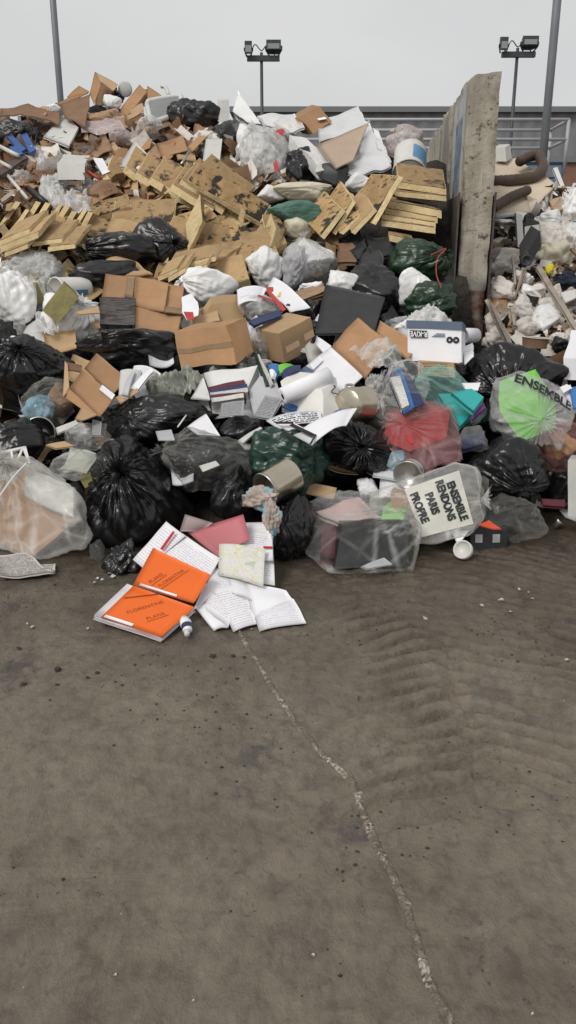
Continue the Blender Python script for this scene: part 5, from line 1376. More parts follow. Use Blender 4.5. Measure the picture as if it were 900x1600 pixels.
carton('kraft carton with printed side under the archive box', z7(690, 745), z7(515, 735, .0), z7(690, 685, .05), z7(720, 730, .3), 'light_cardboard', tape=(), dy=-.35, seed=10, print_=(0, 'kraft_print'))
# rolled paper and a paper stack beside it
V, F = lathe(pt(*z7(728, 555), -.1), pt(*z7(790, 552), -.02), [(0, .055), (1, .05), (1, .046), (0, .05)], 24)
tag(build('paper_roll', V, F, 'paper', smooth=True), 'short white paper roll beside the archive box', 'paper roll')
for i in range(5):
    P4('paper_sheet', 'loose sheet in the paper stack beside the archive box', 'paper', 'paper', [z7(735, 600 + 12 * i), z7(775, 585 + 12 * i), z7(782, 602 + 12 * i), z7(738, 640 + 12 * i)], th=.006, dy=-.25 - .015 * i, group='paper stack beside the archive box', seed=i)
bag('crumpled grey bag beside the kraft carton', *z7(680, 680), *z7(745, 750), mat='charcoal_bag', knot=None, seed=79, dy=-.3)

# ------------------------------------------------------------------ centre: documents, files, pot
env = P4('envelope', 'large white envelope with stamped corner leaning on the cardboard sheet', 'envelope', 'paper', [y3(265, 72), y3(442, 232), y3(322, 342), y3(90, 215)], th=.008, dy=-.4, amp=.004)
panel(None, [y3(205, 125), y3(225, 148), y3(170, 200), y3(148, 175)], 'printed_page', name='stamp', parent=env, th=.001, dy=-.43, amp=0)
panel(None, [y3(130, 178), y3(178, 205), y3(130, 240), y3(88, 212)], 'slate_blue', name='blue_print', parent=env, th=.001, dy=-.43, amp=0)
def roll(label, a, b, rpx, dy, dyb, mat, name='paper_roll', cat='paper roll'):
    t0 = TS(*a, dy); A = PV(*a, t0); B = PV(*b, t0 + dyb); R = rpx * t0 / FPX
    V, F = lathe(A, B, [(0, R * .35), (0, R * .7), (0, R), (.5, R * 1.02), (1, R), (1, R * .5)], 28, 3, .004)
    return tag(build(name, V, F, mat, smooth=True), label, cat)
roll('thick roll of white paper lying across the documents', y3(5, 345), y3(258, 232), 14, -.55, .1, 'paper')
block('white and blue plastic case in front of the paper roll', y3(235, 475), y3(5, 430), y3(215, 300), y3(318, 410), 'white_plastic', dy=-.45, amp=.02, name='plastic_case', cat='case', seed=6)
P4('blue_cover', 'blue folder cover edging the white plastic case', 'folder', 'blue_card', [y3(0, 400), y3(200, 290), y3(215, 310), y3(60, 430)], th=.01, dy=-.42, amp=.02)
P4('blue_cover', 'blue folder spine below the white plastic case', 'folder', 'blue_card', [y3(232, 478), y3(318, 405), y3(325, 430), y3(245, 495)], th=.01, dy=-.52, amp=.01)
rod('coiled black wire beside the cooking pot', y3(250, 280), y3(300, 330), .8, 'black_plastic', name='wire', cat='wire', dy=-.55, mid=[y3(290, 290), y3(270, 320)])
# cooking pot
ta = TS(*y3(350, 400), -.4); A = PV(*y3(350, 388), ta - .08); B = PV(*y3(445, 388), ta + .06); R = 27 * ta / FPX
V, F = lathe(A, B, [(0, .001), (0, R * .8), (.06, R * .95), (.15, R), (1, R * 1.02), (1.02, R * 1.07), (.98, R * 1.05), (.97, R * .96), (.15, R * .94), (.1, .001)], 36, 2, .003)
pot = thing('cooking_pot', V.min(0) * np.array((0, 0, 1)) + V.mean(0) * np.array((1, 1, 0)), 'dented steel cooking pot with loop handle lying on its side', 'pot')
build('pot_body', V, F, 'tin', pot, smooth=False)
V, F = tube([PV(*y3(352, 325), ta - .02), PV(*y3(350, 285), ta), PV(*y3(385, 285), ta - .03), PV(*y3(395, 322), ta - .05)], .008, 8, 6); build('pot_handle', V, F, 'steel', pot, smooth=True)
# printed pages in front of it
P4('printed_sheet', 'white sheet with bold black print below the plastic case', 'paper', 'bold_page', [y3(-85, 470), y3(210, 425), y3(225, 495), y3(-10, 520)], th=.003, dy=-.5, bend=.02)
P4('printed_sheet', 'torn white sheet with jagged edge over the radial black bag', 'paper', 'paper', [y3(60, 545), y3(410, 402), y3(350, 500), y3(165, 608)], th=.003, dy=-.6, bend=.03)
frs = P4('printed_sheet', 'white sheet with thick black frame below the bold print', 'paper', 'paper', [y3(-40, 480), y3(60, 480), y3(190, 550), y3(160, 605)], th=.003, dy=-.6)
for q in ([(-40, 480), (60, 480), (66, 492), (-28, 492)], [(40, 500), (60, 490), (190, 552), (160, 562)], [(0, 520), (70, 560), (60, 575), (-5, 530)], [(160, 605), (190, 550), (182, 548), (150, 600)]):
    panel(None, [y3(*c) for c in q], 'ink', name='printed_bar', parent=frs, th=.001, dy=-.64, amp=0)
P4('paper_sheet', 'small white sheet between envelope and cardboard', 'paper', 'paper', [y3(190, 20), y3(270, 70), y3(230, 110), y3(180, 60)], th=.003, dy=-.3)
# white file carton with burgundy files
open_carton('white file carton spilling burgundy files', [('side_panel', [y2(305, 215), y2(598, 178), y2(545, 300), y2(335, 300)], 'white_paint'), ('side_panel', [y2(303, 232), y2(335, 330), y2(340, 358), y2(235, 355)], 'white_paint'),
    ('end_panel', [y2(598, 178), y2(610, 240, .1), y2(590, 320, .1), y2(540, 310)], 'white_paint')], seed=90, dy=-.4)
for i, (a, b, mt) in enumerate([((328, 292), (525, 252), 'maroon_card'), ((332, 308), (540, 278), 'navy_card'), ((338, 322), (542, 296), 'pages'), ((340, 338), (530, 312), 'maroon_card'), ((345, 352), (520, 328), 'pages')]):
    P4('document_file', ('burgundy file lying on top in the white file carton', 'navy file second from the top in the white file carton', 'wad of pages in the middle of the white file carton', 'burgundy file under the wad of pages in the file carton', 'wad of pages at the bottom of the white file carton')[i], 'file', mt, [y2(*a), y2(*b), y2(b[0] + 4, b[1] + 24), y2(a[0] + 4, a[1] + 24)], th=.12, dy=-.43 - .012 * i, amp=.004, group='files in the white carton', seed=i)
film_sheet('grey green sheeting draped beside the white file carton', [y2(0, 230), y2(440, 155), y2(330, 300), y2(-10, 350)], 'olive_film', .09, 36, seed=91, dy=-.35, name='plastic_sheeting')
block('grey printed carton under the white file carton', y2(500, 470), y2(385, 440), y2(530, 365), y2(590, 460), 'grey_paper', dy=-.3, amp=.008, name='printed_carton', cat='box', seed=4)
P4('printed_sheet', 'grey sheet of dense print on the grey carton', 'paper', 'grey_print', [y2(400, 380), y2(525, 365), y2(520, 445), y2(392, 450)], th=.003, dy=-.5)
block('dark grey printed carton beside the grey one', y2(670, 470), y2(575, 450), y2(640, 335), y2(730, 380), 'grey_paper', dy=-.35, amp=.006, name='printed_carton', cat='box', seed=5)
P4('printed_sheet', 'tilted grey card of print beside the file carton', 'paper', 'grey_print', [y2(640, 335), y2(732, 352), y2(672, 465), y2(578, 448)], th=.01, dy=-.5)
for i, (q, mt) in enumerate([([(575, 115), (600, 118), (665, 300), (640, 300)], 'green_bag'), ([(590, 125), (615, 130), (690, 290), (668, 300)], 'pages'), ([(655, 175), (740, 190), (700, 250), (668, 250)], 'blue_card'), ([(700, 180), (800, 175), (770, 215), (720, 230)], 'bright_green'), ([(720, 215), (830, 180), (830, 215), (740, 250)], 'navy_card'), ([(660, 195), (700, 215), (690, 250), (670, 245)], 'paper')]):
    P4('magazine', ('green bound magazine standing below the cartons', 'open magazine pages below the cartons', 'blue magazine under the cube carton', 'green folder under the cube carton', 'navy folder under the cube carton', 'white leaflet beside the blue magazine')[i], 'magazine', mt, [y2(*c) for c in q], th=.012, dy=-.4 - .02 * i, amp=.008, bend=.02, seed=i)
# lever arch file in clear film
t = thing('lever_arch_file', pt(*y3(660, 440), -.5), 'blue lever arch file stuffed with papers in the clear bag', 'file')
for nm, q, mt, th in (('cover', [(558, 215), (605, 178), (660, 440), (635, 400)], 'navy_card', .006), ('spine', [(605, 178), (650, 190), (720, 400), (655, 440)], 'blue_card', .01), ('paper_stack', [(585, 240), (640, 230), (690, 390), (650, 410)], 'pages', .03), ('cover', [(650, 188), (700, 240), (775, 385), (720, 405)], 'navy_card', .006)):
    V, F, u = sheet([pt(*y3(*c), -.5 - (.03 if nm == 'paper_stack' else 0)) for c in q], th, 7, 0, .003); build(nm, V, F, mt, t, uv=u)
bag('clear film bag around the lever arch file', *y3(545, 160), *y3(790, 460), mat='clear_film', knot=(-.3, .8), seed=92, name='plastic_bag', dy=-.45, wr=.12)
film_sheet('torn clear film between cooking pot and lever arch file', [y3(450, 240), y3(570, 200), y3(560, 380), y3(480, 400)], 'clear_film', .06, seed=93, dy=-.45)
# teal bag with folders
P4('teal_folder', 'bright teal folder in the pale green bag', 'folder', 'teal_card', [y4(225, 325), y4(335, 300), y4(402, 345), y4(345, 425)], th=.03, dy=-.5, amp=.003)
P4('purple_file', 'purple file edge beside the teal folder', 'file', 'purple_card', [y4(338, 430), y4(402, 372), y4(410, 405), y4(340, 470)], th=.03, dy=-.42, amp=.003)
P4('teal_folder', 'teal folder deep inside the pale green bag', 'folder', 'teal_card', [y4(150, 330), y4(260, 330), y4(330, 440), y4(270, 510)], th=.03, dy=-.25, amp=.003)
bag('pale green translucent bag holding teal folders', *y3(625, 190), *y4(412, 560), mat='teal_film', knot=(-.75, .5), seed=94, name='plastic_bag', dy=-.3, wr=.09, boxy=4)
P4('paper_sheet', 'white sheet poking out of the pale green bag', 'paper', 'paper', [y4(280, 270), y4(385, 265), y4(370, 310), y4(300, 300)], th=.003, dy=-.45)
bag('dark blue bag under the pale green bag', *y4(255, 500), *y4(420, 640), mat='grey_film', knot=None, seed=95, name='plastic_bag', dy=-.35, boxy=5)
P4('navy_folder', 'navy folder inside the dark blue bag', 'folder', 'navy_card', [y4(265, 560), y4(410, 530), y4(400, 600), y4(290, 630)], th=.03, dy=-.25)
# red bag
rb1 = block('red box inside the red translucent bag', y3(690, 640), y3(550, 580, .12), y3(890, 570, .12), y3(715, 480, .1), 'red_card', dy=-.28, name='red_box', cat='box', seed=3)
rb2 = block('dark red box low in the red translucent bag', y3(780, 740), y3(640, 690, .1), y3(950, 680, .1), y3(780, 640, .05), 'maroon_card', dy=-.25, name='red_box', cat='box', seed=4)
rdb = bag('red translucent bag packed with red boxes', *y3(525, 400), *y3(975, 755), mat='red_film', knot=(-.5, .1), seed=96, name='plastic_bag', dy=-.3, wr=.06, wrap=np.concatenate([pts_of(rb1, rb2), [pt(*y3(790, 410), -.05), pt(*y3(545, 620), -.1)]]))
panel('bright red tag', [y3(665, 560), y3(690, 555), y3(722, 590), y3(700, 600)], 'red_card', name='red_tag', cat=None, parent=rdb, th=.003, dy=-.75)
bag('light blue bag beside the red translucent bag', *y3(570, 635), *y3(690, 755), mat='blue_film', knot=None, seed=97, name='plastic_bag', dy=-.25)
bag('dark clear bag between pot and red bag', *y3(470, 400), *y3(640, 560), mat='smoky_film', knot=None, seed=98, name='plastic_bag', dy=-.25, wr=.1)
bag('black bag with radial pleats gathered to a centre knot', *y3(230, 455), *y3(592, 775), knot=(.12, -.02), seed=101, dy=-.3, pleat=.3, res=1.4, lump=.15)
# right side
bag('large black bag lying at the foot of the concrete wall', *y4(290, 70), *y4(830, 430), knot=(-.3, -.5), seed=102, dy=-.15, wr=.1, pleat=.2)
gb = block('bright green box inside the clear knotted bag', y4(598, 592), y4(490, 425, .06), y4(795, 512, .06), y4(592, 425, .16), 'bright_green', dy=-.25, name='green_box', cat='box', amp=.012, seed=6)
o_, bv = bag('clear knotted bag around a bright green box', *y4(438, 258), *y4(895, 628), mat='cloudy_grey', knot=(-.18, -.42), seed=103, name='plastic_bag', dy=-.35, pleat=.15, res=1.5, ret_bvh=True, wrap=np.concatenate([pts_of(gb), [pt(*y4(880, 420), -.2), pt(*y4(870, 330), -.05), pt(*y4(800, 600), -.2), pt(*y4(620, 262), -.05), pt(*y4(445, 480), -.1)]]))
lettering('ENSEMBLE', pt(*y4(728, 318), -.4), RX * .86 - UP * .42, UP * .86 + RX * .42, .085, 'ink', o_, lift=.006, bold=.03, onto=bv)
bag('reddish clear bag holding brown waste beside the green box bag', *y4(690, 480), *y4(960, 750), mat='maroon_film', knot=None, seed=104, name='plastic_bag', dy=-.25, wr=.1)
bag('brown cardboard waste inside the reddish clear bag', *y4(720, 520), *y4(900, 690), mat='cardboard', knot=None, seed=105, name='bag_contents', cat='rubbish', dy=-.15, wr=.2, boxy=5)
bag('low black bag under the clear bag with the green box', *y4(295, 560), *y4(745, 900), knot=(.2, -.7), seed=106, dy=-.25, wr=.09, pleat=.2)
bag('black bag behind the low black bag at the right foot', *y8(700, 120), *y8(960, 420), knot=None, seed=107, dy=.15)
wrc = carton('white and red carton beside the wall foot bag', y4(835, 250), y4(835, 140, .0), y4(960, 260), y4(870, 100, .1), 'paper', tape=(), dy=-.1, seed=5, name='small_carton')
panel('red stripe', [y4(868, 128), y4(940, 122), y4(940, 148), y4(868, 150)], 'red_card', name='red_label', cat=None, parent=wrc, th=.002, dy=-.2)
for i, (q, mt) in enumerate([([(790, 320), (870, 280), (900, 400), (850, 410)], 'printed_page'), ([(862, 300), (960, 270), (960, 400), (885, 410)], 'blue_card'), ([(810, 300), (850, 280), (880, 300), (830, 330)], 'paper')]):
    P4('document', ('white printed document behind the clear knotted bag', 'blue folder behind the clear knotted bag', 'white page behind the clear knotted bag')[i], 'document', mt, [y4(*c) for c in q], th=.006, dy=-.2 - .03 * i)
block('grey white panel box standing at the heap foot', y8(862, 440), y8(862, 180, .02), y8(960, 445, .02), y8(880, 400, .2), 'pale_board', dy=-.05, name='panel_box', cat='box', amp=.003, seed=2)
V, F, u = sheet([GP(*y8(815, 402), .01), GP(*y8(905, 415), .02), GP(*y8(905, 462), .01), GP(*y8(850, 445), .008)], .003, 6, .0, .004); tag(build('paper_sheet', V, F, 'paper', uv=u), 'white sheet lying before the grey panel box', 'paper')
P4('red_tray', 'dark red lid under the low black bag', 'lid', 'maroon_card', [y8(735, 360), y8(850, 360), y8(850, 392), y8(740, 390)], th=.02, dy=-.1)

# ------------------------------------------------------------------ left middle
bag('black bag lying over the tall white sack foot', *y1(-80, 0), *y1(418, 370), knot=(.0, .45), seed=111, dy=-.3, wr=.1, pleat=.22)
bag('broad black bag under the big brown carton', *y1(435, -30), *y1(990, 215), knot=None, seed=112, dy=-.25, wr=.08)
bag('clear and blue bag with gathered pleats beside the open carton', *y1(105, 240), *y1(430, 475), mat='grey_film', knot=(-.25, .15), seed=113, name='plastic_bag', dy=-.4, pleat=.3)
bag('light blue waste inside the gathered bag', *y1(118, 330), *y1(300, 468), mat='blue_film', knot=None, seed=114, name='bag_contents', cat='rubbish', dy=-.38)
bag('brown waste inside the gathered bag', *y1(260, 280), *y1(410, 450), mat='kraft', knot=None, seed=115, name='bag_contents', cat='rubbish', dy=-.3)
opc = open_carton('open brown carton with folded flaps spilling pale files',
    [('front_panel', [y1(445, 195, -.02), y1(622, 348, .0), y1(540, 452, .0), y1(380, 300, -.02)], 'cardboard'), ('flap', [y1(522, 108, .05), y1(688, 245, .05), y1(612, 330, .0), y1(455, 190, -.01)], 'cardboard'),
     ('side_panel', [y1(350, 150, .1), y1(445, 180, .1), y1(440, 215, .05), y1(362, 200, .05)], 'dark_cardboard'), ('flap', [y1(350, 150, .05), y1(365, 175, .05), y1(375, 300, .0), y1(340, 340, .0)], 'light_cardboard'),
     ('flap', [y1(375, 300), y1(540, 450), y1(490, 445, .05), y1(345, 345, .05)], 'cardboard'), ('flap', [y1(622, 350), y1(745, 305, -.03), y1(750, 328, -.03), y1(650, 382)], 'light_cardboard'),
     ('flap', [y1(440, 400), y1(525, 445), y1(440, 470, -.03), y1(405, 460, -.03)], 'light_cardboard')], seed=120, dy=-.5)
panel('white shipping label', [y1(552, 280), y1(622, 335), y1(605, 362), y1(536, 305)], 'printed_page', name='shipping_label', cat=None, parent=opc, th=.001, dy=-.53, amp=0)
for i, (q, mt) in enumerate([([(650, 200), (765, 205), (720, 330), (640, 350)], 'pale_board'), ([(735, 200), (768, 205), (740, 290), (690, 310)], 'grey_paper'), ([(700, 300), (815, 190), (832, 205), (745, 310)], 'paper'), ([(660, 330), (715, 200), (730, 205), (690, 335)], 'grey_paper')]):
    P4('pale_file', 'pale grey file sliding out of the open carton', 'file', mt, [y1(*c) for c in q], th=.02, dy=-.48 - .03 * i, bend=.01, group='files sliding out of the open carton', seed=i)
bag('wide black bag lying below the open carton', *y1(500, 330), *y2(410, 620), knot=None, seed=121, dy=-.3, wr=.08)
bag('black bag at the edge above the clear bag with carton', *y1(-90, 460), *y1(245, 720), knot=None, seed=122, dy=-.35, wr=.1)
pail('crushed metal drum end between black bags', y1(215, 540), y1(260, 520), 24, 'steel', dyb=.25, dy=-.25, open_='a', name='metal_drum', cat='drum', taper=1.0)
bag('grey film bag beside the crushed metal drum', *y1(350, 485), *y1(600, 640), mat='clear_film', knot=None, seed=123, name='plastic_bag', dy=-.35, wr=.13)
bag('white crumpled waste in the grey film bag', *y1(370, 490), *y1(500, 590), mat='white_bag', knot=None, seed=124, name='bag_contents', cat='rubbish', dy=-.28, wr=.16)
P4('cardboard_strip', 'grey cardboard strip beside the grey film bag', 'cardboard', 'pale_board', [y1(300, 515), y1(410, 470), y1(425, 490), y1(310, 550)], th=.01, dy=-.4)
P4('striped_card', 'grey striped card below the open carton', 'card', 'grey_print', [y1(500, 470), y1(550, 480), y1(545, 560), y1(498, 555)], th=.01, dy=-.42)
P4('cardboard_strip', 'pinkish cardboard strip on the colourful bag', 'cardboard', 'light_cardboard', [y1(245, 605), y1(350, 585), y1(400, 610), y1(300, 625)], th=.01, dy=-.4)
bag('translucent bag with coloured packaging above the clear carton bag', *y1(270, 625), *y1(565, 800), mat='clear_film', knot=None, seed=125, name='plastic_bag', dy=-.4, boxy=5)
P4('packaging', 'green and orange printed packaging in the translucent bag', 'packaging', M('pastel_print', (.42, .44, .36), .5, .2, 5, .1, 12, spot=((.6, .22, .1), 6, .62, .05)), [y1(310, 740), y1(450, 640), y1(550, 660), y1(470, 770)], th=.01, dy=-.3, amp=.02)
block('olive carton low in the translucent bag', y5(400, 250), y5(370, 200), y5(480, 190), y5(420, 180, .1), 'mineral_foam', dy=-.3, name='small_carton', cat='box', seed=3)
gr = thing('plastic_crate', pt(*y1(60, 700), -.5), 'broken white plastic crate grid lying on the black bag', 'crate')
for i, q in enumerate([[(0, 640), (135, 612), (138, 622), (0, 655)], [(55, 632), (66, 630), (72, 680), (60, 685)], [(118, 620), (140, 612), (165, 705), (155, 708)], [(118, 620), (130, 616), (95, 700), (80, 700)], [(0, 690), (95, 690), (95, 700), (0, 702)]]):
    panel(None, [y1(*c) for c in q], 'white_plastic', name='grid_bar', parent=gr, th=.01, dy=-.5, amp=0, seed=i)
# front left: clear bag with carton
bx1 = block('tan carton inside the big clear bag at the heap foot', y5(350, 392), y5(150, 580, .06), y5(120, 285, .22), y5(358, 248, .08), 'cardboard', dy=-.32, name='cardboard_box', cat='box', seed=7, amp=.012)
bx2 = P4('paper_stack', 'flattened white packaging on the carton in the big clear bag', 'packaging', 'pale_board', [y5(342, 380), y5(350, 250), y5(125, 150, .05), y5(118, 290, .05)], th=.01, dy=-.38, amp=.015)
bag('big clear bag around a carton and stacked papers at the heap foot', *y5(-110, 95), *y5(432, 612), mat='cloudy_film', knot=(-.25, .7), seed=132, name='plastic_bag', dy=-.4, wr=.1, res=1.5, pleat=.34, wrap=np.concatenate([pts_of(bx1, bx2), [pt(*y5(30, 105), -.1), pt(*y5(-110, 300), -.1), pt(*y5(390, 500), -.1)]]))
rod('white cord looped over the big clear bag', y5(-5, 290), y5(125, 130), 1.2, 'white_plastic', name='cord', cat='cord', dy=-.8, mid=[y5(60, 200)])
for i, q in enumerate([[(-30, 560), (120, 555), (255, 640), (0, 655)], [(-20, 600), (150, 590), (262, 600), (258, 640)]]):
    P_ = [GP(*y5(*c), .02 + .015 * (1 - i)) for c in q]
    V, F, u = sheet(P_, .012, 10, .0, .012, 8, i); V[:, 2] = np.maximum(V[:, 2], .006)
    tag(build('newspaper', V, F, 'news_page', uv=u), 'crumpled newspaper under the big clear bag' if i else 'stained newspaper spread on mud beside the clear bag', 'newspaper')
# the big black bag
bag('huge glossy black bag with gathered knot at the heap front', *y5(362, -15), *y5(900, 560), knot=(-.02, .5), seed=140, dy=-.35, pleat=.24, wr=.12, res=1.7, boxy=3, lump=.2, floor=.01)
bag('torn black bag tail lying on the mud before the huge bag', *y5(480, 480), *y5(665, 690), knot=None, seed=141, dy=-.15, wr=.18, lump=.4)
bag('small clear crumpled film under the huge black bag', *y5(420, 490), *y5(490, 600), mat='smoky_film', knot=None, seed=142, name='plastic_film', cat='plastic film', dy=-.1)
gtb = bag('grey translucent bag over dark waste beside the huge black bag', *y2(30, 515), *y2(585, 860), mat='grey_film', knot=(-.8, .4), seed=143, name='plastic_bag', dy=-.35, wr=.1, boxy=4)
bag('dark waste inside the grey translucent bag', *y2(60, 580), *y2(560, 860), mat='charcoal_bag', knot=None, seed=144, name='bag_contents', cat='rubbish', dy=-.22)
P4('paper_sheet', 'lilac white card standing behind the grey translucent bag', 'paper', 'paper', [y2(215, 510), y2(318, 438), y2(395, 560), y2(270, 555)], th=.004, dy=-.35)
P4('paper_sheet', 'crumpled white sheet behind the grey translucent bag', 'paper', 'grey_paper', [y2(45, 535), y2(130, 520), y2(150, 580), y2(60, 585)], th=.004, dy=-.5)
rod('white plastic fork poking out behind the grey translucent bag', y2(165, 510), y2(222, 430), 1.2, 'white_plastic', name='plastic_fork', cat='fork', dy=-.4)
panel('torn paper label', [y2(280, 720), y2(370, 690), y2(392, 718), y2(300, 755)], 'pale_board', name='paper_label', cat=None, parent=gtb, th=.002, dy=-.78)
bag('black bag between the file carton and dark green bag', *y2(395, 450), *y2(645, 600), mat='charcoal_bag', knot=None, seed=145, dy=-.3)
bag('dark green bag under the open paint can', *y7(85, 15), *y7(462, 360), mat='green_bag', knot=None, seed=146, dy=-.35, wr=.09, res=1.3)
P4('white_strip', 'thin white edging strip beside the dark green bag', 'strip', 'pale_board', [y7(35, 85), y7(140, 18), y7(150, 24), y7(55, 98)], th=.01, dy=-.5)
# paint can with rags
pail('open dented paint can tipped over with rags hanging out', y7(165, 315), y7(288, 240), 27, 'tin', dyb=.1, dy=-.45, open_='a', seed=4, band_=(.5, .85, 'ink', 9, 10))
bag('blue and cream rag hanging out of the paint can', *y7(55, 295), *y7(225, 425), mat='rag', knot=None, seed=150, name='rag', cat='rag', dy=-.5, wr=.25, lump=.5)
bag('stained rag tail hanging below the paint can', *y7(150, 355), *y7(242, 540), mat='rag', knot=None, seed=151, name='rag', cat='rag', dy=-.6, wr=.25, lump=.5)
bag('black bag on the ground under the paint can', *y7(190, 345), *y7(395, 690), knot=None, seed=152, dy=-.25, wr=.1, res=1.3)
bag('black bag between the huge bag and paint can', *y7(-90, 200), *y7(130, 450), knot=None, seed=153, dy=-.25, wr=.1)
# clear bag with dark folder, papers, green box
fb = block('black file box inside the clear bag on the ground', y7(485, 685), y7(525, 485, .06), y7(815, 675, .03), y7(465, 640, .25), 'dark_board', dy=-.1, name='file_box', cat='box', amp=.004, seed=2)
P4('red_binder', 'dark red binder inside the clear bag on the ground', 'binder', 'maroon_card', [y7(430, 440), y7(515, 445), y7(510, 640), y7(420, 630)], th=.05, dy=-.12)
P4('paper_sheet', 'pinkish papers inside the clear bag on the ground', 'paper', M('pink_paper', (.56, .42, .4), .7, .12, 8, .2, 20), [y7(400, 420), y7(600, 350), y7(720, 440), y7(520, 480)], th=.03, dy=-.2, amp=.03)
P4('paper_sheet', 'white papers low in the clear bag on the ground', 'paper', 'grey_paper', [y7(610, 680), y7(720, 640), y7(760, 670), y7(640, 690)], th=.005, dy=-.2)
block('green plastic box at the side of the clear bag', y7(800, 510), y7(700, 480), y7(815, 425, .03), y7(848, 470), 'bright_green', dy=-.15, name='green_box', cat='box', amp=.004, seed=9)
P4('green_strip', 'green edge of a box in the clear bag', 'strip', 'bright_green', [y7(818, 500), y7(836, 490), y7(818, 660), y7(800, 670)], th=.01, dy=-.1)
bag('clear bag on the ground packed with file boxes', *y7(375, 400), *y7(850, 700), mat='thin_film', knot=(.75, .45), seed=160, name='plastic_bag', dy=-.3, wr=.05, res=1.3, pleat=.1, pad=1.2, wrap=np.concatenate([pts_of(fb), [pt(*y7(390, 440), -.1), pt(*y7(385, 600), -.1), pt(*y7(560, 400), .0), pt(*y7(830, 480), -.1)]]))
bag('flattened grey clear bag behind the file box bag', *y7(340, 320), *y7(720, 470), mat='clear_film', knot=None, seed=161, name='plastic_bag', dy=-.15, boxy=4)
bag('papers inside the flattened grey clear bag', *y7(380, 350), *y7(700, 470), mat='grey_paper', knot=None, seed=162, name='bag_contents', cat='rubbish', dy=-.02, boxy=6, wr=.1)
# slogan bag
block('brown cartons inside the printed slogan bag', y8(40, 500), y8(30, 330, .02), y8(200, 540, .02), y8(60, 450, .2), 'cardboard', dy=-.1, name='cardboard_box', cat='box', seed=11)
block('wad of white papers inside the printed slogan bag', y8(395, 485), y8(225, 525, .03), y8(330, 240, .1), y8(400, 470, .15), 'grey_paper', dy=-.1, name='paper_wad', cat='paper', amp=.01, seed=12)
slq = [(-30, 335), (320, 208), (405, 225), (450, 440), (400, 500), (190, 555), (30, 545), (-40, 450)]
slp = np.concatenate([[PV(*y8(*q), TS(*y8(205, 400), -.35) + (.02 if 0 < i < 6 else .12)) for i, q in enumerate(slq)], [PV(*y8(*q), TS(*y8(205, 400), -.35) + .32) for q in slq]])
slp[:, 2] = np.maximum(slp[:, 2], .02)
sl, bv = bag('clear printed bag with bold slogan lettering at the heap foot', *y8(-40, 205), *y8(455, 558), mat='cloudy_film', knot=(.95, .0), seed=163, name='printed_bag', dy=-.35, boxy=9, wr=.06, res=1.3, lump=.06, pleat=.04, ret_bvh=True, wrap=slp)
def on_bag(px, py, lift=.004):
    d = ray(px, py); d = d / np.linalg.norm(d)
    h = bv.ray_cast(Vector(CAM), Vector(d))
    return np.array(h[0]) - d * lift if h[0] is not None else pt(px, py, -.5)
n_ = 9; grid = []
for i in range(n_):
    for j in range(n_):
        u, v = i / (n_ - 1), j / (n_ - 1)
        a = np.array((95, 312)) * (1 - u) + np.array((352, 225)) * u; b = np.array((178, 538)) * (1 - u) + np.array((420, 476)) * u
        q = a * (1 - v) + b * v; grid.append(on_bag(*y8(*q)))
W, G = sheet_from_grid(np.array(grid), gridquads(n_, n_), -FW, .001)
build('cream_panel', W, G, M('cream_print', (.7, .69, .62), .4, .1, 6, .25, 12, ridge=True, spot=((.5, .5, .47), 5, .56, .15)), sl)
for s_, q, ang, sz in (('ENSEMBLE', (342, 368), -69, 34), ('RENDONS', (287, 365), -71, 31), ('PARIS', (225, 380), -69, 33), ('PROPRE', (165, 400), -67, 33)):
    V, F = text_mesh(s_, .05)
    a = math.radians(ang); x = np.array((math.cos(a), math.sin(a))); y = np.array((-math.sin(a), math.cos(a)))
    k = 14.0
    cx, cy = y8(*q)
    W = np.array([on_bag(cx + k * (x[0] * p_[0] * 1.0 + y[0] * p_[1] * 1.25), cy - k * (x[1] * p_[0] * 1.0 + y[1] * p_[1] * 1.25), .008) for p_ in V])
    build('lettering', W, F, M('print_green', (.02, .028, .024), .5, .1, 5, 0), sl)
pail('flat tin lid rim lying above the slogan bag', y8(110, 248), y8(125, 232), 22, 'steel', dyb=.05, dy=-.3, open_='a', name='tin_lid', cat='lid')
bag('dark bag behind the slogan bag', *y8(0, 190), *y8(220, 300), mat='charcoal_bag', knot=None, seed=164, dy=-.1)
bag('small clear knot of film beside the slogan bag', *y8(420, 250), *y8(490, 350), mat='grey_film', knot=None, seed=165, name='plastic_film', cat='plastic film', dy=-.3)
# black carton with orange flap in a clear film
t = thing('black_carton', GP(*y8(480, 598)), 'black carton with cutouts lying on the mud', 'box')
P0 = GP(*y8(405, 600), .005); t0 = P0[1] / ray(*y8(405, 600))[1]
a = PV(*y8(575, 598), t0 + .03) - P0; b = PV(*y8(355, 575), t0 + .14) - P0; b[2] = 0; c = np.array((0, .03, .12))
V, F = hexa(P0, a, b, c, 6, .003); build('carton_body', V, F, 'black_plastic', t)
V, F = hexa(P0 + a, np.array((.05, .08, 0)), b, c * .9, 5, .003); build('carton_end', V, F, 'black_plastic', t)
for f_ in (.12, .6):
    V, F = hexa(P0 + a * f_ + c * .35 - np.array((0, .006, 0)), a * .2, np.array((0, .004, 0)), c * .35, 3, 0); build('cutout', V, F, 'grey_paper', t)
panel('bright orange red flap', [y8(440, 480), y8(492, 455), y8(550, 502), y8(520, 500)], M('vermilion', (.7, .09, .03), .45, .05, 5, .02, 20), name='flap', cat=None, parent=t, th=.004, dy=-.25)
P4('black_flap', 'black board leaning behind the orange flap', 'board', 'black_plastic', [y8(450, 460), y8(590, 400), y8(610, 490), y8(520, 510)], th=.01, dy=-.08)
bag('empty clear bag slumped over the black carton', *y8(440, 335), *y8(738, 590), mat='grey_film', knot=(.75, .5), seed=166, name='plastic_bag', dy=-.1, wr=.13, boxy=4)
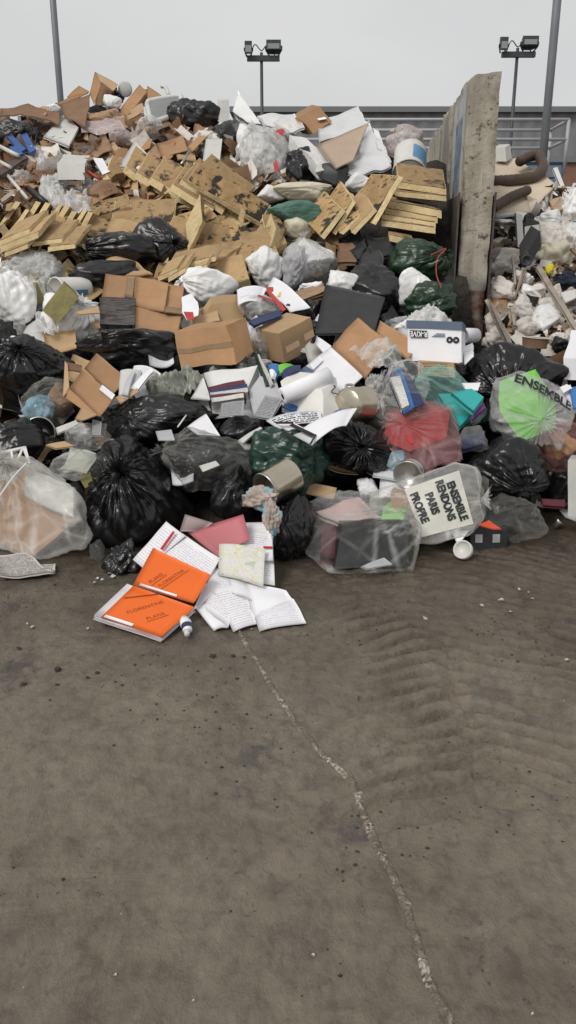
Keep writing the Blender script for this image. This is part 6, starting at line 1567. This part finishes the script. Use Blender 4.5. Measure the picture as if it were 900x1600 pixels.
P4('paper_sheet', 'folded pale lilac paper beside the black carton', 'paper', 'paper', [y8(320, 520), y8(400, 512), y8(375, 545), y8(345, 575)], th=.004, dy=-.15, amp=.01)
A = GP(*y8(378, 602), .05)
V, F = lathe(A, A + np.array((-.02, -.03, .02)), [(0, .001), (0, .045), (.2, .049), (1, .049), (1, .042), (.7, .04), (.7, .001)], 28)
jl = thing('jar_lid', np.array((A[0], A[1], .0)), 'round white jar lid leaning on the black carton', 'lid')
build('lid_disc', V, F, 'white_plastic', jl)
A = GP(*y8(792, 488), .02); V, F = lathe(A, A + np.array((.03, .0, .035)), [(0, .001), (0, .02), (.6, .02), (1, .034), (1.05, .03), (.7, .018), (.1, .001)], 18, 1, .004)
tag(build('crushed_cup', V, F, 'steel'), 'small crushed metal cup on the mud', 'cup')

# ------------------------------------------------------------------ papers and orange folders on the mud
def gsheet(name, label, cat, mat, q, th=.003, bend=0.0, amp=.004, seed=0, group=None, parent=None, n=8):
    P = [GP(*y6(c[0], c[1]), c[2]) for c in q]
    V, F, u = sheet(P, th, n, bend, amp, 7, seed)
    V[:, 2] = np.maximum(V[:, 2], .008)
    o = build(name, V, F, mat, parent, uv=u)
    return tag(o, label, cat, group) if label else o
gsheet('card_folder', 'pink card folder leaning on the black bag behind the papers', 'folder', 'pink_card', [(615, 8, .3), (640, 100, .2), (520, 165, .1), (410, 75, .2)], .006)
gsheet('paper_sheet', 'greyish pink envelope beside the pink folder', 'envelope', M('dusty_pink', (.5, .4, .4), .7, .08, 6, .05, 20), [(400, 8, .3), (505, 40, .26), (460, 72, .2), (380, 72, .22)])
for i in range(5):
    gsheet('printed_sheet', 'printed sheet in the thick stack beside the pink folder', 'paper', 'form_page', [(535 + 2 * i, 40 + 8 * i, .235 - .012 * i), (712 + 3 * i, 38 + 9 * i, .235 - .012 * i), (726, 140 + 10 * i, .13), (535, 130 + 10 * i, .13)], .004, group='stack of printed sheets', seed=i)
lpg = gsheet('printed_sheet', 'long printed page with red line under the map', 'paper', 'printed_page', [(560, 75, .19), (725, 78, .19), (733, 272, .05), (590, 275, .04)], bend=.015)
gsheet('red_line', None, None, 'red_ink', [(690, 126, .165), (724, 127, .165), (724, 134, .16), (690, 133, .16)], .001, amp=0, parent=lpg)
gsheet('map_sheet', 'street map print lying over the printed pages', 'map', 'map_page', [(527, 120, .175), (697, 136, .175), (690, 277, .07), (522, 232, .09)], bend=.01)
fpg = gsheet('printed_sheet', 'form page with red bar under the orange folders', 'paper', 'form_page', [(330, 33, .23), (400, 85, .2), (255, 215, .08), (208, 178, .1)])
gsheet('printed_sheet', 'white form sheet behind the raised orange folder', 'paper', 'form_page', [(372, 68, .2), (530, 172, .13), (440, 330, .03), (290, 200, .1)], seed=3)
gsheet('red_line', None, None, 'red_ink', [(355, 70, .215), (364, 74, .212), (318, 140, .155), (308, 136, .158)], .001, amp=0, parent=fpg)
for i, q in enumerate([[(510, 200, .1), (610, 272, .05), (560, 430, .018), (445, 350, .025)], [(440, 352, .03), (500, 330, .035), (557, 430, .016), (508, 438, .016)], [(500, 290, .06), (622, 265, .06), (666, 413, .02), (580, 442, .012)],
                       [(470, 270, .07), (540, 255, .075), (530, 290, .05), (430, 365, .04)], [(620, 265, .06), (775, 290, .04), (802, 325, .03), (650, 396, .024)], [(636, 312, .04), (802, 318, .032), (850, 410, .012), (676, 440, .012)], [(560, 250, .07), (640, 262, .06), (650, 330, .045), (575, 300, .06)]]):
    gsheet('paper_sheet', ('white sheet with faint print under the fanned papers', 'narrow visible sheet edge under the fanned papers', 'white sheet with ruled lines in the paper fan', 'folded sheet sticking out from the orange folder', 'white sheet under the squarish corner sheet', 'squarish white sheet ending the paper fan on the mud', 'white sheet tucked below the street map')[i], 'paper',
           ('printed_page', 'paper', 'form_page', 'form_page', 'paper', 'form_page', 'paper')[i], q, seed=i, bend=.008)
# lower folder
def orange(label, q, papers, lines, name='orange_folder'):
    P = [GP(*y6(c[0], c[1]), c[2]) for c in q]
    ctr = sum(P) / 4
    r = thing(name, np.array((ctr[0], ctr[1], min(p[2] for p in P) - .03)), label, 'folder', None)
    V, F, u = sheet(P, .004, 10, 0, .0, 6, 2); build('cover', V, F, 'orange_card', r, uv=u)
    n = np.cross(P[1] - P[0], P[3] - P[0]); n /= np.linalg.norm(n); n = n if n[2] > 0 else -n
    if papers:
        low = [p - n * .028 for p in P]
        V, F, u = sheet([p - (p - ctr) * .03 for p in low], .004, 8, 0, .002); V[:, 2] = np.maximum(V[:, 2], .007); build('back_cover', V, F, 'orange_card', r)
        e = P[1] - P[0]
        for k in range(4):
            s_ = np.random.RandomState(k).uniform(-.012, .012, 2)
            Q = [p - n * (.006 + .005 * k) + np.array((s_[0], s_[1], 0)) - (P[1] - P[0]) * .12 * ((i in (0, 3))) for i, p in enumerate(P)]
            V, F, u = sheet(Q, .004, 6, 0, .002, 6, k); V[:, 2] = np.maximum(V[:, 2], .01); build('paper', V, F, 'paper', r)
    for (s_, fu, fv, rot, sz) in lines:
        c = P[0] + (P[1] - P[0]) * fu + (P[3] - P[0]) * fv
        x = P[1] - P[0]; x = x / np.linalg.norm(x); y = -(P[3] - P[0]); y = y - x * (y @ x); y /= np.linalg.norm(y)
        a = math.radians(rot); X = x * math.cos(a) + y * math.sin(a); Yv = -x * math.sin(a) + y * math.cos(a)
        lettering(s_, c, X, Yv, sz, 'pen_ink', r, lift=.004, name='handwriting', squash=.95, bold=-.012)
        if s_ == 'PLANS' or papers == 0:
            w = .33 * len(s_) * sz
            V, F = tube([c - X * w - Yv * sz * .7 + n * .004, c + X * w - Yv * sz * .62 + n * .004], .0009, 6, 1); build('underline', V, F, 'pen_ink', r)
    return r, P, n
r_, P, n = orange('closed orange folder full of papers lying on the mud', [(210, 272, .10), (436, 352, .065), (312, 462, .035), (90, 388, .06)], 4, [('FLORENTINE', .414, .43, 60, .031), ('PLANS', .64, .55, 60, .031)])
V, F = tube([P[0] + (P[3] - P[0]) * .4 + n * .004 + (P[1] - P[0]) * .05, P[0] + (P[1] - P[0]) * .42 + (P[3] - P[0]) * .02 + n * .005], .0016, 6, 1); build('elastic_band', V, F, 'black_plastic', r_)
V, F, u = sheet([P[3] + (P[2] - P[3]) * .04 + n * .004, P[3] + (P[2] - P[3]) * .52 + n * .004, P[3] + (P[2] - P[3]) * .52 + (P[0] - P[3]) * .07 + n * .004, P[3] + (P[2] - P[3]) * .04 + (P[0] - P[3]) * .07 + n * .004], .001, 4, 0, 0); build('white_sticker', V, F, 'paper', r_)
r2_, P, n = orange('raised orange folder cover propped on printed sheets', [(282, 132, .2), (496, 232, .13), (432, 336, .075), (210, 266, .12)], 0, [('PLANS', .27, .66, 84, .03), ('FLORENTINE', .48, .5, 82, .028)])
V, F, u = sheet([P[3] + (P[2] - P[3]) * .1 + n * .004, P[3] + (P[2] - P[3]) * .72 + n * .004, P[3] + (P[2] - P[3]) * .72 + (P[0] - P[3]) * .05 + n * .004, P[3] + (P[2] - P[3]) * .1 + (P[0] - P[3]) * .05 + n * .004], .001, 4, 0, 0); build('white_edge', V, F, 'paper', r2_)
# paint tube
A, B = GP(*y6(400, 395), .04), GP(*y6(408, 452), .03)
tb = thing('paint_tube', np.array((A[0], A[1], 0)), 'squeezed white paint tube with blue neck beside the folder', 'tube')
V, F = lathe(A, B, [(0, .001), (0, .02), (.3, .026), (.75, .022), (.8, .01), (.8, .001)], 20, 3, .014); build('tube_body', V, F, 'white_bag', tb, smooth=True)
V, F = lathe(A, B, [(.5, .0262), (.72, .0242)], 20, 3, .014); build('label_band', V, F, 'navy_card', tb)
V, F = lathe(A, B, [(.8, .001), (.8, .012), (1.05, .011), (1.05, .001)], 12); build('cap', V, F, 'white_plastic', tb)
# crumbs on the mud
def clod(px, py, r, mat, name, label, cat, seed, group):
    P = GP(px, py); r = r * np.linalg.norm(P - CAM) / FPX
    V, F = bag_shape(10, 14, seed, False, .1, .3, 4, .5); V = V * np.array((r, r * .8, r * .6)); V = V + np.array((P[0], P[1], gh(P[0], P[1]) + r * .35))
    tag(build(name, V, F, mat), label, cat, group)
rs = np.random.RandomState(5)
for i, (x, y, r) in enumerate([(91, 1048, 7), (37, 1069, 6), (152, 1053, 5), (333, 1028, 6), (365, 1027, 5), (382, 1029, 4), (370, 1061, 4), (30, 1014, 5), (90, 1070, 4), (137, 1060, 4), (78, 1093, 3), (337, 1238, 4), (178, 1165, 3), (360, 1422, 3), (555, 1352, 4), (487, 1300, 2.5)]):
    clod(x, y, r, 'mud_clod', 'mud_clod', 'small dark clod of mud on the yard', 'mud clod', i, 'mud clods on the yard')
clod(393, 984, 4, 'mineral_foam', 'pebble', 'olive pebble beside the white papers', 'pebble', 40, None)
for i, (x, y) in enumerate([(803, 907), (831, 942), (798, 958), (782, 942), (811, 925), (825, 930), (881, 970), (664, 966), (880, 1046), (885, 1040), (752, 952), (148, 912), (160, 906), (152, 906), (177, 902), (43, 975), (50, 980), (880, 1103), (189, 1431), (302, 1565), (137, 982), (180, 1523), (36, 1543), (489, 1497), (832, 1585)]):
    P = GP(x, y); s = np.linalg.norm(P - CAM) / FPX * rs.uniform(1.8, 5.2) * (.45 if y > 1100 else 1)
    a = rs.uniform(0, 6.28); e = np.array((math.cos(a), math.sin(a), 0)) * s; f = np.array((-math.sin(a), math.cos(a), 0)) * s * .7
    C_ = np.array((P[0], P[1], gh(P[0], P[1]) + .006))
    V, F, u = sheet([C_ - e - f, C_ + e - f * .6, C_ + e * .7 + f + np.array((0, 0, s * .4)), C_ - e * .8 + f], .002, 4, .003, .004, 30, i)
    tag(build('paper_scrap', V, F, 'pale_board'), 'tiny white scrap of paper on the mud', 'scrap', 'white scraps on the mud')

# ------------------------------------------------------------------ rubble beyond the wall
P4('board', 'large beige board leaning behind the wall under the hose', 'board', 'beige_board', [z8(340, 130), z8(500, 115), z8(625, 205), z8(340, 250)], th=.02, dy=.1, amp=.003)
P4('board', 'broad beige board sloping below the brown hose', 'board', 'beige_board', [z8(340, 300), z8(690, 225), z8(765, 295), z8(590, 485)], th=.02, dy=-.15, amp=.003)
P4('board', 'beige board corner against the concrete wall', 'board', 'beige_board', [z8(340, 290), z8(560, 330), z8(600, 480), z8(340, 505)], th=.02, dy=-.2, amp=.003)
block('white foam box on top of the beige board', z8(435, 138), z8(360, 138), z8(425, 45, .02), z8(470, 115), 'pale_board', dy=-.05, name='foam_block', seed=3)
rod('thick brown ribbed hose looping beside the wall', z8(340, 270), z8(520, 140), 8, 'hose', name='hose', cat='hose', dy=-.3, mid=[z8(480, 262), z8(620, 240), z8(678, 180), z8(650, 105), z8(590, 105)], rings=.05)
rod('cut end of a brown ribbed hose below the loop', z8(340, 455), z8(580, 330), 7.5, 'hose', name='hose', cat='hose', dy=-.35, mid=[z8(460, 380)], rings=.05)
P4('profile', 'white metal profile leaning at the top of the rubble', 'profile', 'white_paint', [z8(745, 182), z8(775, 175), z8(860, 395), z8(835, 400)], th=.03, dy=-.1, amp=0)
rod('thin white tube behind the metal profile', z8(760, 310), z8(900, 320), 2, 'white_paint', dy=-.05)
SACKS = ['white pleated sack at the top of the rubble below the metal profile', 'small white sack beside the appliance top', 'lilac grey sack beside the appliance frame', 'cream sack beside the yellow rag', 'grey ribbed sack below the chrome pipe', 'grey sack between the thin sticks and the wall', 'dirty sheet of sacking above the small bucket', 'bright white sack above the small bucket', 'dirty sack touching the bucket rim', 'grey sack under the long pale plank', 'white sack under the thin brown stick', 'white sack above the cream sack', 'dirty sack at the wall foot behind the wide black bag', 'small white sack under the motor', 'small dirty sack beside the motor base', 'dirty sack beside the dark cloth bundle', 'pinkish film sack by the navy cloth', 'narrow dirty sack squeezed along the wall']
for i, (a, b, mt) in enumerate([((800, 330), (960, 600), 'white_bag'), ((645, 480), (800, 580), 'white_bag'), ((630, 550), (850, 760), 'dirty_sack'), ((640, 680), (890, 870), 'cream_bag'), ((320, 740), (530, 900), 'dirty_sack'), ((310, 925), (490, 1060), 'dirty_sack'),
                                 ((455, 1050), (610, 1260), 'dirty_sack'), ((590, 1110), (790, 1300), 'white_bag'), ((490, 1190), (650, 1330), 'dirty_sack'), ((640, 1050), (800, 1220), 'dirty_sack'), ((520, 970), (650, 1090), 'white_bag'), ((820, 560), (960, 740), 'white_bag'),
                                 ((290, 1290), (450, 1400), 'dirty_sack'), ((480, 880), (600, 970), 'white_bag'), ((600, 960), (700, 1060), 'dirty_sack'), ((740, 1290), (850, 1400), 'dirty_sack'), ((820, 990), (920, 1100), 'pink_film'), ((300, 1150), (370, 1290), 'dirty_sack')]):
    bag(SACKS[i], *z8(*a), *z8(*b), mat=mt, knot=None, seed=300 + i, name='sack', cat='sack', wr=.16, lump=.4, boxy=3.5, grow=1.22, dy=-.16 - .05 * (i % 3), group='crumpled sacks in the rubble')
bag('navy cloth bundle in the rubble beyond the wall', *z8(770, 870), *z8(960, 1030), mat=M('navy_cloth', (.02, .025, .045), .8, .3, 8, .4, 18), knot=None, seed=330, name='cloth_bundle', cat='cloth', wr=.18, dy=-.15)
bag('yellow rag lying in the rubble', *z8(695, 820), *z8(752, 900), mat='yellow_rag', knot=None, seed=331, name='rag', cat='rag', wr=.25, dy=-.3)
bag('dark cloth bundle beside the small bucket', *z8(735, 1310), *z8(860, 1420), mat='charcoal_bag', knot=None, seed=332, name='cloth_bundle', cat='cloth', wr=.2, dy=-.2)
mc = thing('scrap_appliance', pt(*z8(570, 830), -.4), 'stripped white appliance frame with black motor in the rubble', 'appliance')
def hx(O, A, B, C, mat, nm, dy=-.4):
    P0, a, b, c = box3(z8(*O), z8(*A), z8(*B), z8(*C), dy); V, F = hexa(P0, a, b, c, 4, .003); build(nm, V, F, mat, mc)
hx((512, 712), (498, 488, .02), (552, 720, .02), (500, 700, .12), 'white_paint', 'frame_side')
hx((545, 530), (500, 486, .02), (650, 550, .02), (545, 515, .1), 'white_paint', 'frame_top')
hx((560, 700), (555, 580, .02), (655, 690, .02), (565, 690, .1), 'white_plastic', 'frame_base')
hx((650, 600), (560, 560, .02), (655, 550, .02), (650, 590, .1), 'black_plastic', 'control_panel', -.43)
hx((585, 840), (525, 800, .05), (665, 705, .05), (580, 740, .02), 'black_plastic', 'motor_block', -.42)
c_ = pt(*z8(588, 520), -.5); V, F = lathe(c_, c_ + np.array((0, .03, 0)), [(0, .001), (0, .05), (1, .05), (1, .001)], 18); build('fan_ring', V, F, 'black_plastic', mc)
c_ = pt(*z8(570, 800), -.52); V, F = lathe(c_, c_ + np.array((0, .05, 0)), [(.5, .001), (.5, .03), (0, .035), (0, .05), (1, .05), (1, .001)], 18); build('motor_port', V, F, 'dark_metal', mc)
rod('chrome pipe running into the appliance', z8(340, 545), z8(505, 545), 4.5, 'steel', name='pipe', cat='pipe', dy=-.3)
rod('pale green tube behind the chrome pipe', z8(360, 510), z8(500, 490), 3.5, 'pale_board', name='pipe', cat='pipe', dy=-.2)
for i, (a, b, w, mt) in enumerate([((632, 850), (960, 1370), 38, 'pale_wood'), ((305, 1060), (470, 1400), 22, 'pale_wood'), ((560, 850), (480, 1060), 14, 'wood'), ((540, 850), (500, 1000), 12, 'pale_wood'), ((470, 760), (490, 960), 12, 'pale_wood'), ((860, 720), (960, 830), 30, 'wood'), ((700, 1000), (760, 940), 14, 'grey_wood'), ((440, 1240), (470, 1150), 22, 'wood'), ((460, 1110), (480, 1240), 20, 'pale_wood')]):
    P4('plank', ('long pale plank sloping through the rubble', 'pale plank leaning beside the wall foot', 'thin brown stick standing in the rubble', 'thin pale stick standing in the rubble', 'thin pale stick below the chrome pipe', 'brown board piece beside the cream sack', 'dark stick near the navy cloth', 'brown plank end among the sacks', 'pale board piece among the sacks')[i], 'plank', mt,
       [z8(*a), z8(*b), z8(b[0] + w, b[1] - 4), z8(a[0] + w, a[1] - 4)], th=.025, dy=-.38, seed=i)
pail('small white bucket half buried in the rubble', z8(620, 1385), z8(630, 1318), 18.5, 'dark_cardboard', dyb=-.02, dy=-.4, open_='b', rim='white_plastic', name='bucket', cat='bucket', taper=1.1)
P4('cardboard_sheet', 'brown cardboard piece below the metal profile', 'cardboard', 'light_cardboard', [z8(720, 400), z8(800, 370), z8(840, 440), z8(760, 480)], th=.01, dy=-.2)
P4('cardboard_sheet', 'brown cardboard piece behind the sacks near the wall', 'cardboard', 'cardboard', [z8(335, 1050), z8(440, 1040), z8(430, 1170), z8(345, 1160)], th=.01, dy=-.1)
P4('cardboard_sheet', 'grey card piece lying on the long pale plank', 'cardboard', 'pale_board', [z8(790, 1020), z8(900, 990), z8(900, 1050), z8(830, 1080)], th=.01, dy=-.45)
P4('cardboard_sheet', 'dark red board piece under the appliance', 'cardboard', 'maroon_card', [z8(470, 680), z8(510, 660), z8(530, 780), z8(480, 760)], th=.01, dy=-.3)
